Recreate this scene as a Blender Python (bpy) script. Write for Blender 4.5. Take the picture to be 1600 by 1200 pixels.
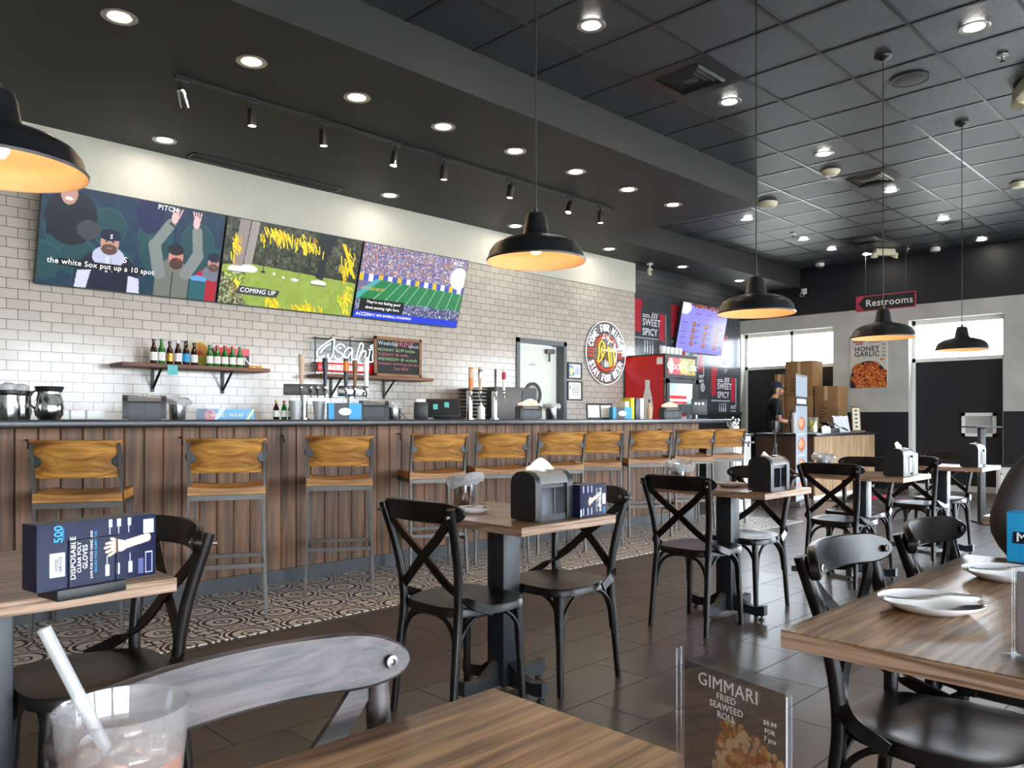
import bpy, bmesh, math, random
import numpy as np
from mathutils import Vector, Matrix
for _o in list(bpy.data.objects): bpy.data.objects.remove(_o)
SC = bpy.context.scene
COL = SC.collection
PI = math.pi
random.seed(7)
H = 1.15
# ---------------------------------------------------------------- camera
cd = bpy.data.cameras.new('camera'); cam = bpy.data.objects.new('camera', cd); COL.objects.link(cam)
cam.location = (0, 0, H); cam.rotation_euler = (PI/2, 0, -PI/4)
cd.sensor_width = 36; cd.lens = 1236*36/1600; cd.shift_y = 54/1600; cd.clip_start = .02
SC.camera = cam
# ---------------------------------------------------------------- world, sun, exposure
SC.view_settings.view_transform = 'Standard'; SC.view_settings.look = 'None'
SC.view_settings.exposure = 0.45; SC.view_settings.gamma = 1.0; SC.view_settings.use_curve_mapping = False
W = bpy.data.worlds.new('sky'); SC.world = W; W.use_nodes = True
_bg = W.node_tree.nodes['Background']; _bg.inputs[0].default_value = (.84, .92, 1.0, 1); _bg.inputs[1].default_value = 16
sl = bpy.data.lights.new('sun', 'SUN'); sl.energy = 9; sl.angle = .009; sl.color = (1, .93, .8)
so = bpy.data.objects.new('sun', sl); COL.objects.link(so)
so.rotation_euler = Vector((-.25, .22, -1)).to_track_quat('-Z', 'Y').to_euler()
def portal(x, y, z, rx, rz, w, h):
    l = bpy.data.lights.new('window_daylight', 'AREA'); l.shape = 'RECTANGLE'; l.size = w; l.size_y = h
    l.cycles.is_portal = True
    o = bpy.data.objects.new('window_daylight', l); COL.objects.link(o); o.location = (x, y, z)
    o.rotation_euler = Vector((rx, rz, 0)).to_track_quat('-Z', 'Z').to_euler()
XW = 13.7      # far wall
YF = -4.6      # street side wall
YB = 7.18      # tiled wall behind the bar
XB = -3.2      # wall behind the camera
ZC = 3.825; ZS = 3.505
WIN_S = [(-2.9, .1), (.35, 3.35), (3.6, 6.6), (6.85, 9.85), (10.1, 13.1)]     # glazing of the street side
for a, b in WIN_S: portal((a+b)/2, YF-.05, 1.5, 0, 1, b-a, 2.6)
portal(XW+.22, 3.87, 2.41, -1, 0, 1.3, .56)
portal(XW+.22, 6.75, 2.41, -1, 0, 1.9, .56)
portal(XW+.22, .2, 1.5, -1, 0, 4.2, 2.6)
try:
    SC.cycles.use_denoising = True; SC.cycles.sample_clamp_indirect = 6; SC.cycles.max_bounces = 8
    SC.cycles.caustics_reflective = False; SC.cycles.caustics_refractive = False
    SC.cycles.diffuse_bounces = 4; SC.cycles.glossy_bounces = 4; SC.cycles.transparent_max_bounces = 12
except Exception: pass

# ================================================================ materials
def lin(c):
    return tuple((x/12.92 if x <= .04045 else ((x+.055)/1.055)**2.4) for x in c)
def hexc(h):
    h = h.lstrip('#'); return lin(tuple(int(h[i:i+2], 16)/255 for i in (0, 2, 4)))
def nm(name):
    m = bpy.data.materials.new(name); m.use_nodes = True
    return m, m.node_tree, m.node_tree.nodes['Principled BSDF']
def N(nt, t, **k):
    n = nt.nodes.new(t)
    for a, v in k.items(): setattr(n, a, v)
    return n
def mathn(nt, op, a, b=None, c=None):
    n = N(nt, 'ShaderNodeMath', operation=op)
    for i, v in enumerate((a, b, c)):
        if v is None: continue
        if isinstance(v, (int, float)): n.inputs[i].default_value = v
        else: nt.links.new(v, n.inputs[i])
    return n.outputs[0]
def ramp(nt, fac, stops):
    r = N(nt, 'ShaderNodeValToRGB'); e = r.color_ramp.elements
    while len(e) < len(stops): e.new(.5)
    for i, (p, c) in enumerate(stops): e[i].position = p; e[i].color = (*c, 1)
    nt.links.new(fac, r.inputs[0]); return r.outputs[0]
def bump(nt, b, h, s=.2, d=.01):
    n = N(nt, 'ShaderNodeBump'); n.inputs['Strength'].default_value = s; n.inputs['Distance'].default_value = d
    nt.links.new(h, n.inputs['Height']); nt.links.new(n.outputs[0], b.inputs['Normal'])
def plain(name, c, rough=.5, metal=0, noise=0, nscale=20, bmp=0, spec=None, alpha=None, coat=0):
    m, nt, b = nm(name)
    c = hexc(c) if isinstance(c, str) else c
    b.inputs['Roughness'].default_value = rough; b.inputs['Metallic'].default_value = metal
    if spec is not None: b.inputs['Specular IOR Level'].default_value = spec
    if coat: b.inputs['Coat Weight'].default_value = coat; b.inputs['Coat Roughness'].default_value = .08
    tc = N(nt, 'ShaderNodeTexCoord'); n = N(nt, 'ShaderNodeTexNoise'); n.inputs['Scale'].default_value = nscale
    n.inputs['Detail'].default_value = 5
    nt.links.new(tc.outputs['Object'], n.inputs['Vector'])
    k = max(noise, .03)
    o = ramp(nt, n.outputs[0], [(.3, tuple(x*(1-k) for x in c)), (.7, tuple(min(1, x*(1+k)) for x in c))])
    nt.links.new(o, b.inputs['Base Color'])
    if bmp: bump(nt, b, n.outputs[0], bmp)
    if alpha is not None: b.inputs['Alpha'].default_value = alpha
    return m
def wood(name, c1, c2, axis=0, rough=.4, sc=1.0, bmp=.15, plank=0, c3=None, coat=0, spec=.5):
    """long grain along an axis of the object"""
    m, nt, b = nm(name); c1 = hexc(c1); c2 = hexc(c2)
    tc = N(nt, 'ShaderNodeTexCoord'); mp = N(nt, 'ShaderNodeMapping')
    s = [26*sc]*3; s[axis%3] = 1.6*sc
    if axis == 3: s = [1.5*sc, 1.5*sc, 90]
    mp.inputs['Scale'].default_value = s
    nt.links.new(tc.outputs['Object'], mp.inputs[0])
    vec = mp.outputs[0]
    if plank:
        sx = N(nt, 'ShaderNodeSeparateXYZ'); nt.links.new(tc.outputs['Object'], sx.inputs[0])
        oth = {0: 1, 1: 0, 2: 0, 3: 2}[axis]
        f = mathn(nt, 'FLOOR', mathn(nt, 'DIVIDE', sx.outputs[oth], plank))
        cm = N(nt, 'ShaderNodeCombineXYZ'); nt.links.new(mathn(nt, 'MULTIPLY', f, 7.31), cm.inputs[axis]); 
        va = N(nt, 'ShaderNodeVectorMath', operation='ADD'); nt.links.new(vec, va.inputs[0]); nt.links.new(cm.outputs[0], va.inputs[1]); vec = va.outputs[0]
    n = N(nt, 'ShaderNodeTexNoise'); n.inputs['Scale'].default_value = 1; n.inputs['Detail'].default_value = 7; n.inputs['Distortion'].default_value = .6
    nt.links.new(vec, n.inputs[0])
    n2 = N(nt, 'ShaderNodeTexNoise'); n2.inputs['Scale'].default_value = .22; n2.inputs['Detail'].default_value = 3; n2.inputs['Distortion'].default_value = 1.2
    nt.links.new(vec, n2.inputs[0])
    f = mathn(nt, 'ADD', mathn(nt, 'MULTIPLY', n.outputs[0], .7), mathn(nt, 'MULTIPLY', n2.outputs[0], .3))
    st = [(.4, c1), (.6, c2)]
    if c3: st = [(.37, hexc(c3)), (.46, c1), (.58, c2)]
    o = ramp(nt, f, st)
    nt.links.new(o, b.inputs['Base Color']); b.inputs['Roughness'].default_value = rough
    b.inputs['Specular IOR Level'].default_value = spec
    if coat: b.inputs['Coat Weight'].default_value = coat; b.inputs['Coat Roughness'].default_value = .15
    bump(nt, b, n.outputs[0], bmp, .004)
    return m
def emit(name, c, s):
    m = bpy.data.materials.new(name); m.use_nodes = True; nt = m.node_tree
    nt.nodes.clear(); e = N(nt, 'ShaderNodeEmission'); o = N(nt, 'ShaderNodeOutputMaterial')
    c = hexc(c) if isinstance(c, str) else c
    e.inputs[0].default_value = (*c, 1); e.inputs[1].default_value = s
    nt.links.new(e.outputs[0], o.inputs[0]); return m
def glassy(name, tint=(1, 1, 1), gloss=.12, rough=.03, solid=.0, scol=(1, 1, 1)):
    """thin clear sheet: transparent with a fresnel reflection, optionally a little body colour"""
    m = bpy.data.materials.new(name); m.use_nodes = True; nt = m.node_tree; nt.nodes.clear()
    t = N(nt, 'ShaderNodeBsdfTransparent'); t.inputs[0].default_value = (*tint, 1)
    g = N(nt, 'ShaderNodeBsdfGlossy'); g.inputs['Roughness'].default_value = rough
    lw = N(nt, 'ShaderNodeLayerWeight'); lw.inputs[0].default_value = .35
    mx = N(nt, 'ShaderNodeMixShader'); o = N(nt, 'ShaderNodeOutputMaterial')
    f = mathn(nt, 'ADD', mathn(nt, 'MULTIPLY', lw.outputs['Fresnel'], .3), gloss*.15)
    nt.links.new(f, mx.inputs[0]); nt.links.new(t.outputs[0], mx.inputs[1]); nt.links.new(g.outputs[0], mx.inputs[2])
    out = mx.outputs[0]
    if solid:
        d = N(nt, 'ShaderNodeBsdfDiffuse'); d.inputs[0].default_value = (*scol, 1)
        m2 = N(nt, 'ShaderNodeMixShader'); m2.inputs[0].default_value = solid
        nt.links.new(out, m2.inputs[1]); nt.links.new(d.outputs[0], m2.inputs[2]); out = m2.outputs[0]
    nt.links.new(out, o.inputs[0]); return m
def picmat(name, glow=0, rough=.5):
    """takes the picture stored on the sheet; glow > 0 is a lit screen"""
    m, nt, b = nm(name); a = N(nt, 'ShaderNodeAttribute', attribute_name='pic')
    b.inputs['Roughness'].default_value = rough; b.inputs['Specular IOR Level'].default_value = .25
    if glow:
        b.inputs['Base Color'].default_value = (.01, .01, .01, 1)
        nt.links.new(a.outputs[0], b.inputs['Emission Color']); b.inputs['Emission Strength'].default_value = glow
    else: nt.links.new(a.outputs[0], b.inputs['Base Color'])
    return m

M = {}
M['black'] = plain('black_plastic', '#1b1b1c', .45)
M['darkmetal'] = plain('charcoal_powder_coat', '#26292c', .38, .3)
M['lacquer'] = wood('dark_stained_lacquer', '#0e0b0a', '#1b1513', 0, .3, 1.2, .08, spec=.32)
M['greywood'] = wood('worn_grey_brown_stain', '#2b2423', '#564a49', 1, .45, 2.6, .25, coat=.03)
M['screw'] = plain('dull_screw_metal', '#7b7672', .4, .8)
M['steel'] = plain('bare_steel', '#615d59', .48, .65, .1, 30)
M['chrome'] = plain('polished_steel', '#cfcfcf', .12, 1)
M['white'] = plain('white_paint', '#e9e8e2', .5)
M['cream'] = plain('cream_wall_paint', '#c9c6b9', .7)
M['doorwhite'] = plain('white_door_paint', '#e4e7dc', .45)
M['doorgrey'] = plain('grey_door_frame_paint', '#5c6063', .45)
M['soffit'] = plain('dark_grey_soffit_paint', '#2a2a29', .6, 0, .06, 2)
M['ceil'] = plain('black_ceiling_tile', '#373a3f', .38, 0, .15, 140, .35)
M['tbar'] = plain('black_ceiling_grid', '#2e3033', .28, .3)
M['bandblack'] = plain('black_wall_paint', '#15171c', .55)
M['concrete'] = plain('grey_cloudy_plaster', '#b4b3ad', .75, 0, .12, 2.2, .05)
M['kick'] = plain('slate_kick_panel', '#2d3134', .45)
M['barwood'] = wood('weathered_brown_planks', '#5a412f', '#7d583d', 2, .6, .9, .2, .115, '#4a3425')
M['palewood'] = wood('pale_oak_planks', '#8a6c50', '#b8966f', 2, .5, .9, .15, .12)
M['brownpanel'] = wood('brown_end_panel', '#3a251b', '#4d3425', 2, .5, .6, .1)
M['counter'] = plain('black_counter_top', '#1c1e21', .3, 0, .15, 60)
M['table'] = wood('brown_oak_laminate', '#7a5a3e', '#ab875f', 0, .3, 2.2, .2, 0, '#553c28')
M['tedge'] = wood('oak_laminate_edge', '#86674f', '#b5937a', 3, .5, 2.4, .12, 0, '#6b503c')
M['stool'] = wood('honey_oak', '#8a5a24', '#c48c42', 0, .42, .8, .15, 0, '#5f3a16')
M['stoolseat'] = wood('dark_seat_oak', '#5d3c1d', '#8a5c2e', 1, .42, .8, .15)
M['shelfwood'] = wood('walnut_shelf_board', '#4b2d1d', '#7a4b2e', 0, .5, .8, .15)
M['framewood'] = wood('brown_picture_frame_wood', '#6d4526', '#8f6036', 0, .5, 1, .1)
M['slate'] = plain('chalkboard', '#232524', .8, 0, .15, 30)
M['paper'] = plain('white_paper', '#f1efe9', .8)
M['tissue'] = plain('tan_paper_napkin', '#e2d2bd', .9, 0, .06, 60, .2)
M['smoke'] = glassy('smoky_clear_plastic', (.42, .44, .5), .25, .06)
M['clear'] = glassy('clear_plastic', (.93, .94, .95), .2, .05, .05)
M['wrap'] = glassy('crinkled_clear_film', (.8, .81, .82), 1.6, .2, .3, (.9, .9, .9))
M['glass'] = glassy('window_glass', (.98, .99, 1), .05, .01)
M['navy'] = plain('navy_card', '#101736', .4)
M['bluecard'] = plain('bright_blue_card', '#1f9dd4', .45)
M['red'] = plain('red_plastic', '#c9151c', .3)
M['lampblack'] = plain('matt_black_lamp_enamel', '#121213', .4)
M['lampin'] = plain('cream_lamp_enamel', '#efc795', .5)
M['bulb'] = emit('warm_bulb', (1, .6, .35), 8)
M['warm'] = emit('warm_downlight_lens', (1, .72, .45), 130)
M['cool'] = emit('white_downlight_lens', (1, .94, .85), 90)
M['trim'] = plain('satin_downlight_ring', '#a9a7a2', .3, .6)
M['spoton'] = emit('track_spot_lens', (1, .8, .55), 20)
M['neonw'] = emit('white_neon', (.85, .95, 1), 1.7)
M['neonr'] = emit('red_neon', (1, .07, .03), 1.1)
M['neony'] = emit('yellow_neon', (1, .75, .1), 1.0)
M['tealnote'] = plain('teal_paper', '#63bdbb', .8)
M['skin'] = plain('skin', '#c08a6c', .5)
M['hair'] = plain('black_hair', '#14110f', .6)
M['tee'] = plain('black_cotton', '#111216', .85)
M['charcoal'] = plain('charcoal_fleece', '#5a5658', .9, 0, .1, 80, .2)
M['cap'] = plain('navy_cap_cloth', '#131a33', .8)
M['jeans'] = plain('dark_trousers', '#1b1e26', .9)
M['card'] = plain('brown_cardboard', '#8f6a42', .8, 0, .08, 12)
M['tape'] = plain('packing_tape', '#c9a877', .4)
M['offwhite'] = plain('cream_plastic', '#d9d2b8', .5)
M['leaf'] = plain('green_leaf', '#4f6b3f', .6, 0, .3, 20)
M['green'] = plain('bright_green_plastic', '#2d7d43', .5)
M['mat'] = plain('charcoal_carpet_mat', '#3a3c40', .95, 0, .15, 200, .2)
M['pinkred'] = plain('pink_red_print', '#b1344c', .8)
M['pic'] = picmat('printed_picture'); M['pics'] = picmat('glossy_printed_picture', 0, .15)
M['screen'] = picmat('lit_screen', .95, .3); M['menuscreen'] = picmat('lit_menu_screen', 1.0, .2)
M['black_l'] = plain('black_lettering', '#101010', .6)
M['ink_red'] = plain('red_lettering', '#b3202b', .6)
M['ink_pink'] = plain('pink_chalk', '#c06f7e', .8); M['ink_green'] = plain('pale_green_chalk', '#9fc48f', .8); M['ink_blue'] = plain('pale_blue_chalk', '#bcd3e6', .8)
M['glowtext'] = emit('white_screen_lettering', (1, 1, 1), 1.2)
M['glowgold'] = emit('gold_screen_lettering', (.75, .6, .1), .8)
M['orange'] = plain('orange_enamel', '#d8751c', .4); M['tan'] = plain('pale_turned_wood', '#c7a98a', .5)
M['amber'] = plain('brown_bottle_glass', '#2c1408', .1, 0, 0, 20, 0, .8); M['gbottle'] = plain('green_bottle_glass', '#1d6a2a', .1, 0, 0, 20, 0, .8)
M['ice'] = glassy('ice', (.9, .86, .82), .5, .1, .2, (.9, .8, .7)); M['tea'] = plain('brown_iced_drink', '#a0664a', .15)
M['yellow'] = plain('yellow_card', '#c8bd1d', .6); M['fridgein'] = plain('pale_fridge_lining', '#b9c9c6', .4)
M['gold'] = plain('gold_bottle_cap', '#b08a3a', .35, .7)
M['lilac'] = plain('pale_grey_print', '#c9c6cc', .4)

def tile_material():
    m, nt, b = nm('white_subway_tile'); tc = N(nt, 'ShaderNodeTexCoord'); sx = N(nt, 'ShaderNodeSeparateXYZ'); nt.links.new(tc.outputs['Object'], sx.inputs[0])
    cm = N(nt, 'ShaderNodeCombineXYZ'); nt.links.new(sx.outputs[0], cm.inputs[0]); nt.links.new(sx.outputs[2], cm.inputs[1])
    br = N(nt, 'ShaderNodeTexBrick'); br.offset = .5; nt.links.new(cm.outputs[0], br.inputs[0])
    for k, v in (('Scale', 1), ('Mortar Size', .0022), ('Mortar Smooth', .1), ('Bias', 0), ('Brick Width', .158), ('Row Height', .0805)): br.inputs[k].default_value = v
    br.inputs['Color1'].default_value = (*hexc('#c2b8ac'), 1); br.inputs['Color2'].default_value = (*hexc('#b6aca1'), 1); br.inputs['Mortar'].default_value = (*hexc('#2f2b2b'), 1)
    nt.links.new(br.outputs['Color'], b.inputs['Base Color'])
    b.inputs['Roughness'].default_value = .14
    inv = mathn(nt, 'SUBTRACT', 1, br.outputs['Fac']); ns = N(nt, 'ShaderNodeTexNoise'); ns.inputs['Scale'].default_value = 9; nt.links.new(tc.outputs['Object'], ns.inputs[0])
    bump(nt, b, mathn(nt, 'ADD', inv, mathn(nt, 'MULTIPLY', ns.outputs[0], .8)), .25, .003)
    return m
M['tile'] = tile_material()
def floor_material():
    m, nt, b = nm('brown_plank_tile'); tc = N(nt, 'ShaderNodeTexCoord'); sx = N(nt, 'ShaderNodeSeparateXYZ'); nt.links.new(tc.outputs['Object'], sx.inputs[0])
    ry = mathn(nt, 'DIVIDE', mathn(nt, 'SUBTRACT', sx.outputs[1], 1.75), .305)
    row = mathn(nt, 'FLOOR', ry); fy = mathn(nt, 'SUBTRACT', ry, row)
    rx = mathn(nt, 'DIVIDE', mathn(nt, 'ADD', mathn(nt, 'SUBTRACT', sx.outputs[0], 3.72), mathn(nt, 'MULTIPLY', row, .2033)), .61)
    col = mathn(nt, 'FLOOR', rx); fx = mathn(nt, 'SUBTRACT', rx, col)
    dy = mathn(nt, 'MULTIPLY', mathn(nt, 'MINIMUM', fy, mathn(nt, 'SUBTRACT', 1, fy)), .305)
    dx = mathn(nt, 'MULTIPLY', mathn(nt, 'MINIMUM', fx, mathn(nt, 'SUBTRACT', 1, fx)), .61)
    g = mathn(nt, 'LESS_THAN', mathn(nt, 'MINIMUM', dx, dy), .003)
    cm = N(nt, 'ShaderNodeCombineXYZ'); nt.links.new(row, cm.inputs[0]); nt.links.new(col, cm.inputs[1])
    wn = N(nt, 'ShaderNodeTexWhiteNoise'); nt.links.new(cm.outputs[0], wn.inputs[0])
    mp = N(nt, 'ShaderNodeMapping'); mp.inputs['Scale'].default_value = (4, 30, 4); nt.links.new(tc.outputs['Object'], mp.inputs[0])
    ns = N(nt, 'ShaderNodeTexNoise'); ns.inputs['Scale'].default_value = 1; ns.inputs['Detail'].default_value = 5; nt.links.new(mp.outputs[0], ns.inputs[0])
    f = mathn(nt, 'ADD', mathn(nt, 'MULTIPLY', wn.outputs[0], .55), mathn(nt, 'MULTIPLY', ns.outputs[0], .45))
    b.inputs['Specular IOR Level'].default_value = .8
    c = ramp(nt, f, [(.2, hexc('#463d38')), (.8, hexc('#554b45'))])
    mx = N(nt, 'ShaderNodeMix', data_type='RGBA'); nt.links.new(g, mx.inputs[0]); nt.links.new(c, mx.inputs[6]); mx.inputs[7].default_value = (*hexc('#15110f'), 1)
    nt.links.new(mx.outputs[2], b.inputs['Base Color'])
    r = mathn(nt, 'ADD', mathn(nt, 'MULTIPLY', g, .5), mathn(nt, 'ADD', .27, mathn(nt, 'MULTIPLY', wn.outputs[0], .04))); nt.links.new(r, b.inputs['Roughness'])
    return m
M['floor'] = floor_material()
def pattern_material():
    m, nt, b = nm('black_and_white_patterned_tile'); tc = N(nt, 'ShaderNodeTexCoord')
    nz = N(nt, 'ShaderNodeTexNoise'); nz.inputs['Scale'].default_value = 22; nz.inputs['Detail'].default_value = 2; nt.links.new(tc.outputs['Object'], nz.inputs[0])
    sx = N(nt, 'ShaderNodeSeparateXYZ'); nt.links.new(tc.outputs['Object'], sx.inputs[0])
    def q(o, w):
        v = mathn(nt, 'DIVIDE', mathn(nt, 'SUBTRACT', o, .02), .33)
        return mathn(nt, 'ABSOLUTE', mathn(nt, 'SUBTRACT', mathn(nt, 'FRACT', v), .5))
    x = q(sx.outputs[0], 0); y = q(sx.outputs[1], 1)
    wob = mathn(nt, 'MULTIPLY', mathn(nt, 'SUBTRACT', nz.outputs[0], .5), .05)
    def dist(cx, cy):
        a = mathn(nt, 'SUBTRACT', x, cx); c = mathn(nt, 'SUBTRACT', y, cy)
        return mathn(nt, 'ADD', mathn(nt, 'SQRT', mathn(nt, 'ADD', mathn(nt, 'MULTIPLY', a, a), mathn(nt, 'MULTIPLY', c, c))), wob)
    def ring(d, r, w): return mathn(nt, 'LESS_THAN', mathn(nt, 'ABSOLUTE', mathn(nt, 'SUBTRACT', d, r)), w)
    rc = dist(.5, .5); r0 = dist(0, 0)
    k = ring(rc, .40, .02)
    k = mathn(nt, 'MAXIMUM', k, ring(rc, .30, .032))
    k = mathn(nt, 'MAXIMUM', k, ring(rc, .13, .02))
    k = mathn(nt, 'MAXIMUM', k, ring(dist(.22, .05), .08, .018))
    k = mathn(nt, 'MAXIMUM', k, ring(dist(.05, .22), .08, .018))
    dg = mathn(nt, 'ABSOLUTE', mathn(nt, 'SUBTRACT', x, y))
    leaf = mathn(nt, 'LESS_THAN', mathn(nt, 'ADD', dg, mathn(nt, 'MULTIPLY', mathn(nt, 'ABSOLUTE', mathn(nt, 'SUBTRACT', r0, .14)), .5)), .05)
    k = mathn(nt, 'MAXIMUM', k, leaf)
    k = mathn(nt, 'MAXIMUM', k, mathn(nt, 'LESS_THAN', rc, .055))
    ax = mathn(nt, 'LESS_THAN', mathn(nt, 'ADD', mathn(nt, 'MINIMUM', x, y), mathn(nt, 'MULTIPLY', mathn(nt, 'ABSOLUTE', mathn(nt, 'SUBTRACT', mathn(nt, 'MAXIMUM', x, y), .4)), .45)), .042)
    k = mathn(nt, 'MAXIMUM', k, ax)
    gr = mathn(nt, 'GREATER_THAN', mathn(nt, 'MAXIMUM', x, y), .494)
    mx = N(nt, 'ShaderNodeMix', data_type='RGBA'); nt.links.new(k, mx.inputs[0]); mx.inputs[6].default_value = (*hexc('#ebe3da'), 1); mx.inputs[7].default_value = (*hexc('#1d1b1b'), 1)
    m2 = N(nt, 'ShaderNodeMix', data_type='RGBA'); nt.links.new(gr, m2.inputs[0]); nt.links.new(mx.outputs[2], m2.inputs[6]); m2.inputs[7].default_value = (*hexc('#8b837c'), 1)
    nt.links.new(m2.outputs[2], b.inputs['Base Color']); b.inputs['Roughness'].default_value = .35
    return m
M['pattern'] = pattern_material()
M['paverout'] = plain('pale_pavement', '#b9b7b0', .9)

# ================================================================ mesh kit
class MB:
    def __init__(s): s.bm = bmesh.new(); s.M = Matrix(); s.mi = 0
    def at(s, M): s.M = M; return s
    def mat(s, i): s.mi = i; return s
    def v(s, p): return s.bm.verts.new(s.M @ Vector(p))
    def f(s, vs):
        try:
            fa = s.bm.faces.new(vs); fa.material_index = s.mi; return fa
        except ValueError: return None
    def box(s, x0, y0, z0, x1, y1, z1, bev=0, seg=2):
        if x0 > x1: x0, x1 = x1, x0
        if y0 > y1: y0, y1 = y1, y0
        if z0 > z1: z0, z1 = z1, z0
        V = [s.v((x, y, z)) for z in (z0, z1) for y in (y0, y1) for x in (x0, x1)]
        F = [s.f([V[i] for i in q]) for q in ((0, 2, 3, 1), (4, 5, 7, 6), (0, 1, 5, 4), (2, 6, 7, 3), (0, 4, 6, 2), (1, 3, 7, 5))]
        if bev:
            E = list({e for fa in F for e in fa.edges})
            r = bmesh.ops.bevel(s.bm, geom=E, offset=bev, segments=seg, affect='EDGES', profile=.5)
            for fa in r['faces']: fa.material_index = s.mi
        return s
    def rings(s, R, closed=True, cap0=True, cap1=True):
        n = len(R[0]); VV = [[s.v(p) for p in r] for r in R]
        for a, b in zip(VV, VV[1:]):
            for i in range(n if closed else n-1):
                j = (i+1) % n; s.f([a[i], a[j], b[j], b[i]])
        if cap0: s.f(VV[0][::-1])
        if cap1: s.f(VV[-1])
        return s
    def frames(s, pts, hint=None):
        P = [Vector(p) for p in pts]; out = []; nrm = Vector(hint) if hint else None
        for i, p in enumerate(P):
            t = (P[min(i+1, len(P)-1)]-P[max(i-1, 0)]).normalized()
            if nrm is None: nrm = Vector((0, 0, 1)) if abs(t.z) < .9 else Vector((1, 0, 0))
            h = Vector(hint) if hint else nrm
            a = (h-t*h.dot(t))
            if a.length < 1e-5: a = t.orthogonal()
            a.normalize(); nrm = a; out.append((p, a, t.cross(a)))
        return out
    def tube(s, pts, r, n=10, caps=True):
        rr = r if isinstance(r, (list, tuple)) else [r]*len(pts)
        R = [[p+a*(math.cos(2*PI*k/n)*q)+b*(math.sin(2*PI*k/n)*q) for k in range(n)] for (p, a, b), q in zip(s.frames(pts), rr)]
        return s.rings(R, True, caps, caps)
    def bar(s, pts, w, t, hint):
        """flat bar; hint = direction of the thin side"""
        ww = w if isinstance(w, (list, tuple)) else [w]*len(pts)
        R = []
        for (p, a, b), q in zip(s.frames(pts, hint), ww):
            R.append([p+a*t/2+b*q/2, p+a*t/2-b*q/2, p-a*t/2-b*q/2, p-a*t/2+b*q/2])
        return s.rings(R)
    def cyl(s, c, r, z0, z1, n=20, r1=None):
        return s.lathe([(0, z0), (r, z0), (r if r1 is None else r1, z1), (0, z1)], c, n)
    def lathe(s, prof, c=(0, 0), n=24, sx=1, sy=1):
        VV = []
        for r, z in prof:
            if r < 1e-6: VV.append([s.v((c[0], c[1], z))])
            else: VV.append([s.v((c[0]+r*sx*math.cos(2*PI*k/n), c[1]+r*sy*math.sin(2*PI*k/n), z)) for k in range(n)])
        for a, b in zip(VV, VV[1:]):
            if len(a) == 1 and len(b) == 1: continue
            for i in range(n):
                j = (i+1) % n
                if len(a) == 1: s.f([a[0], b[i], b[j]])
                elif len(b) == 1: s.f([a[j], a[i], b[0]])
                else: s.f([a[i], a[j], b[j], b[i]])
        return s
    def prism(s, poly, z0, z1):
        """poly in x,y ; use .at() to stand it up"""
        a = [s.v((x, y, z0)) for x, y in poly]; b = [s.v((x, y, z1)) for x, y in poly]; n = len(poly)
        s.f(a[::-1]); s.f(b)
        for i in range(n): s.f([a[i], a[(i+1) % n], b[(i+1) % n], b[i]])
        return s
    def sph(s, c, r, n=16, m=10):
        if isinstance(r, (int, float)): r = (r, r, r)
        o = s.M; s.M = o @ Matrix.Translation(c) @ Matrix.Diagonal((*r, 1))
        s.lathe([(math.sin(PI*k/m), -math.cos(PI*k/m)) for k in range(m+1)], (0, 0), n); s.M = o; return s
    def text(s, t, size, ext=.0008, align='CENTER', bold=0, sx=1.0):
        """lettering in the local x,y plane, thickness towards +z"""
        me = textmesh(t, size, ext, align, bold); off = len(s.bm.verts)
        T = s.M @ Matrix.Diagonal((sx, 1, 1, 1)); V = [s.bm.verts.new(T @ v.co) for v in me.vertices]
        for p in me.polygons:
            try: fa = s.bm.faces.new([V[i] for i in p.vertices]); fa.material_index = s.mi
            except ValueError: pass
        return s
    def done(s, name, mats, parent=None, smooth=True, ang=38, loc=None, fix=True):
        if fix: bmesh.ops.recalc_face_normals(s.bm, faces=s.bm.faces)
        me = bpy.data.meshes.new(name); s.bm.to_mesh(me); s.bm.free()
        for m in (mats if isinstance(mats, (list, tuple)) else [mats]): me.materials.append(M[m] if isinstance(m, str) else m)
        if smooth:
            me.polygons.foreach_set('use_smooth', [True]*len(me.polygons)); me.set_sharp_from_angle(angle=math.radians(ang))
        o = bpy.data.objects.new(name, me); COL.objects.link(o)
        if loc: o.location = loc
        if parent is not None: o.parent = parent
        return o
_tm = {}
def textmesh(t, size, ext, align, bold):
    k = (t, size, ext, align, bold)
    if k in _tm: return _tm[k]
    c = bpy.data.curves.new('lettering', 'FONT'); c.body = t; c.size = size; c.extrude = ext; c.align_x = align; c.align_y = 'CENTER'; c.resolution_u = 3
    c.offset = bold*size; c.space_line = .85; c.space_character = 1.06
    o = bpy.data.objects.new('lettering', c); COL.objects.link(o)
    me = bpy.data.meshes.new_from_object(o.evaluated_get(bpy.context.evaluated_depsgraph_get()))
    bpy.data.objects.remove(o); bpy.data.curves.remove(c)
    _tm[k] = me; return me
def tag(o, label, cat, group=None, kind=None):
    o['label'] = label; o['category'] = cat
    if group: o['group'] = group
    if kind: o['kind'] = kind
    return o
def thing(name, label, cat, loc=(0, 0, 0), rz=0, group=None):
    o = bpy.data.objects.new(name, None); COL.objects.link(o); o.location = loc; o.rotation_euler = (0, 0, rz); o.empty_display_size = .05
    return tag(o, label, cat, group)
def struct(o): o['kind'] = 'structure'; return o
def kids(o): return [c for c in KID.get(o.name, [])]
KID = {}
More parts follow.
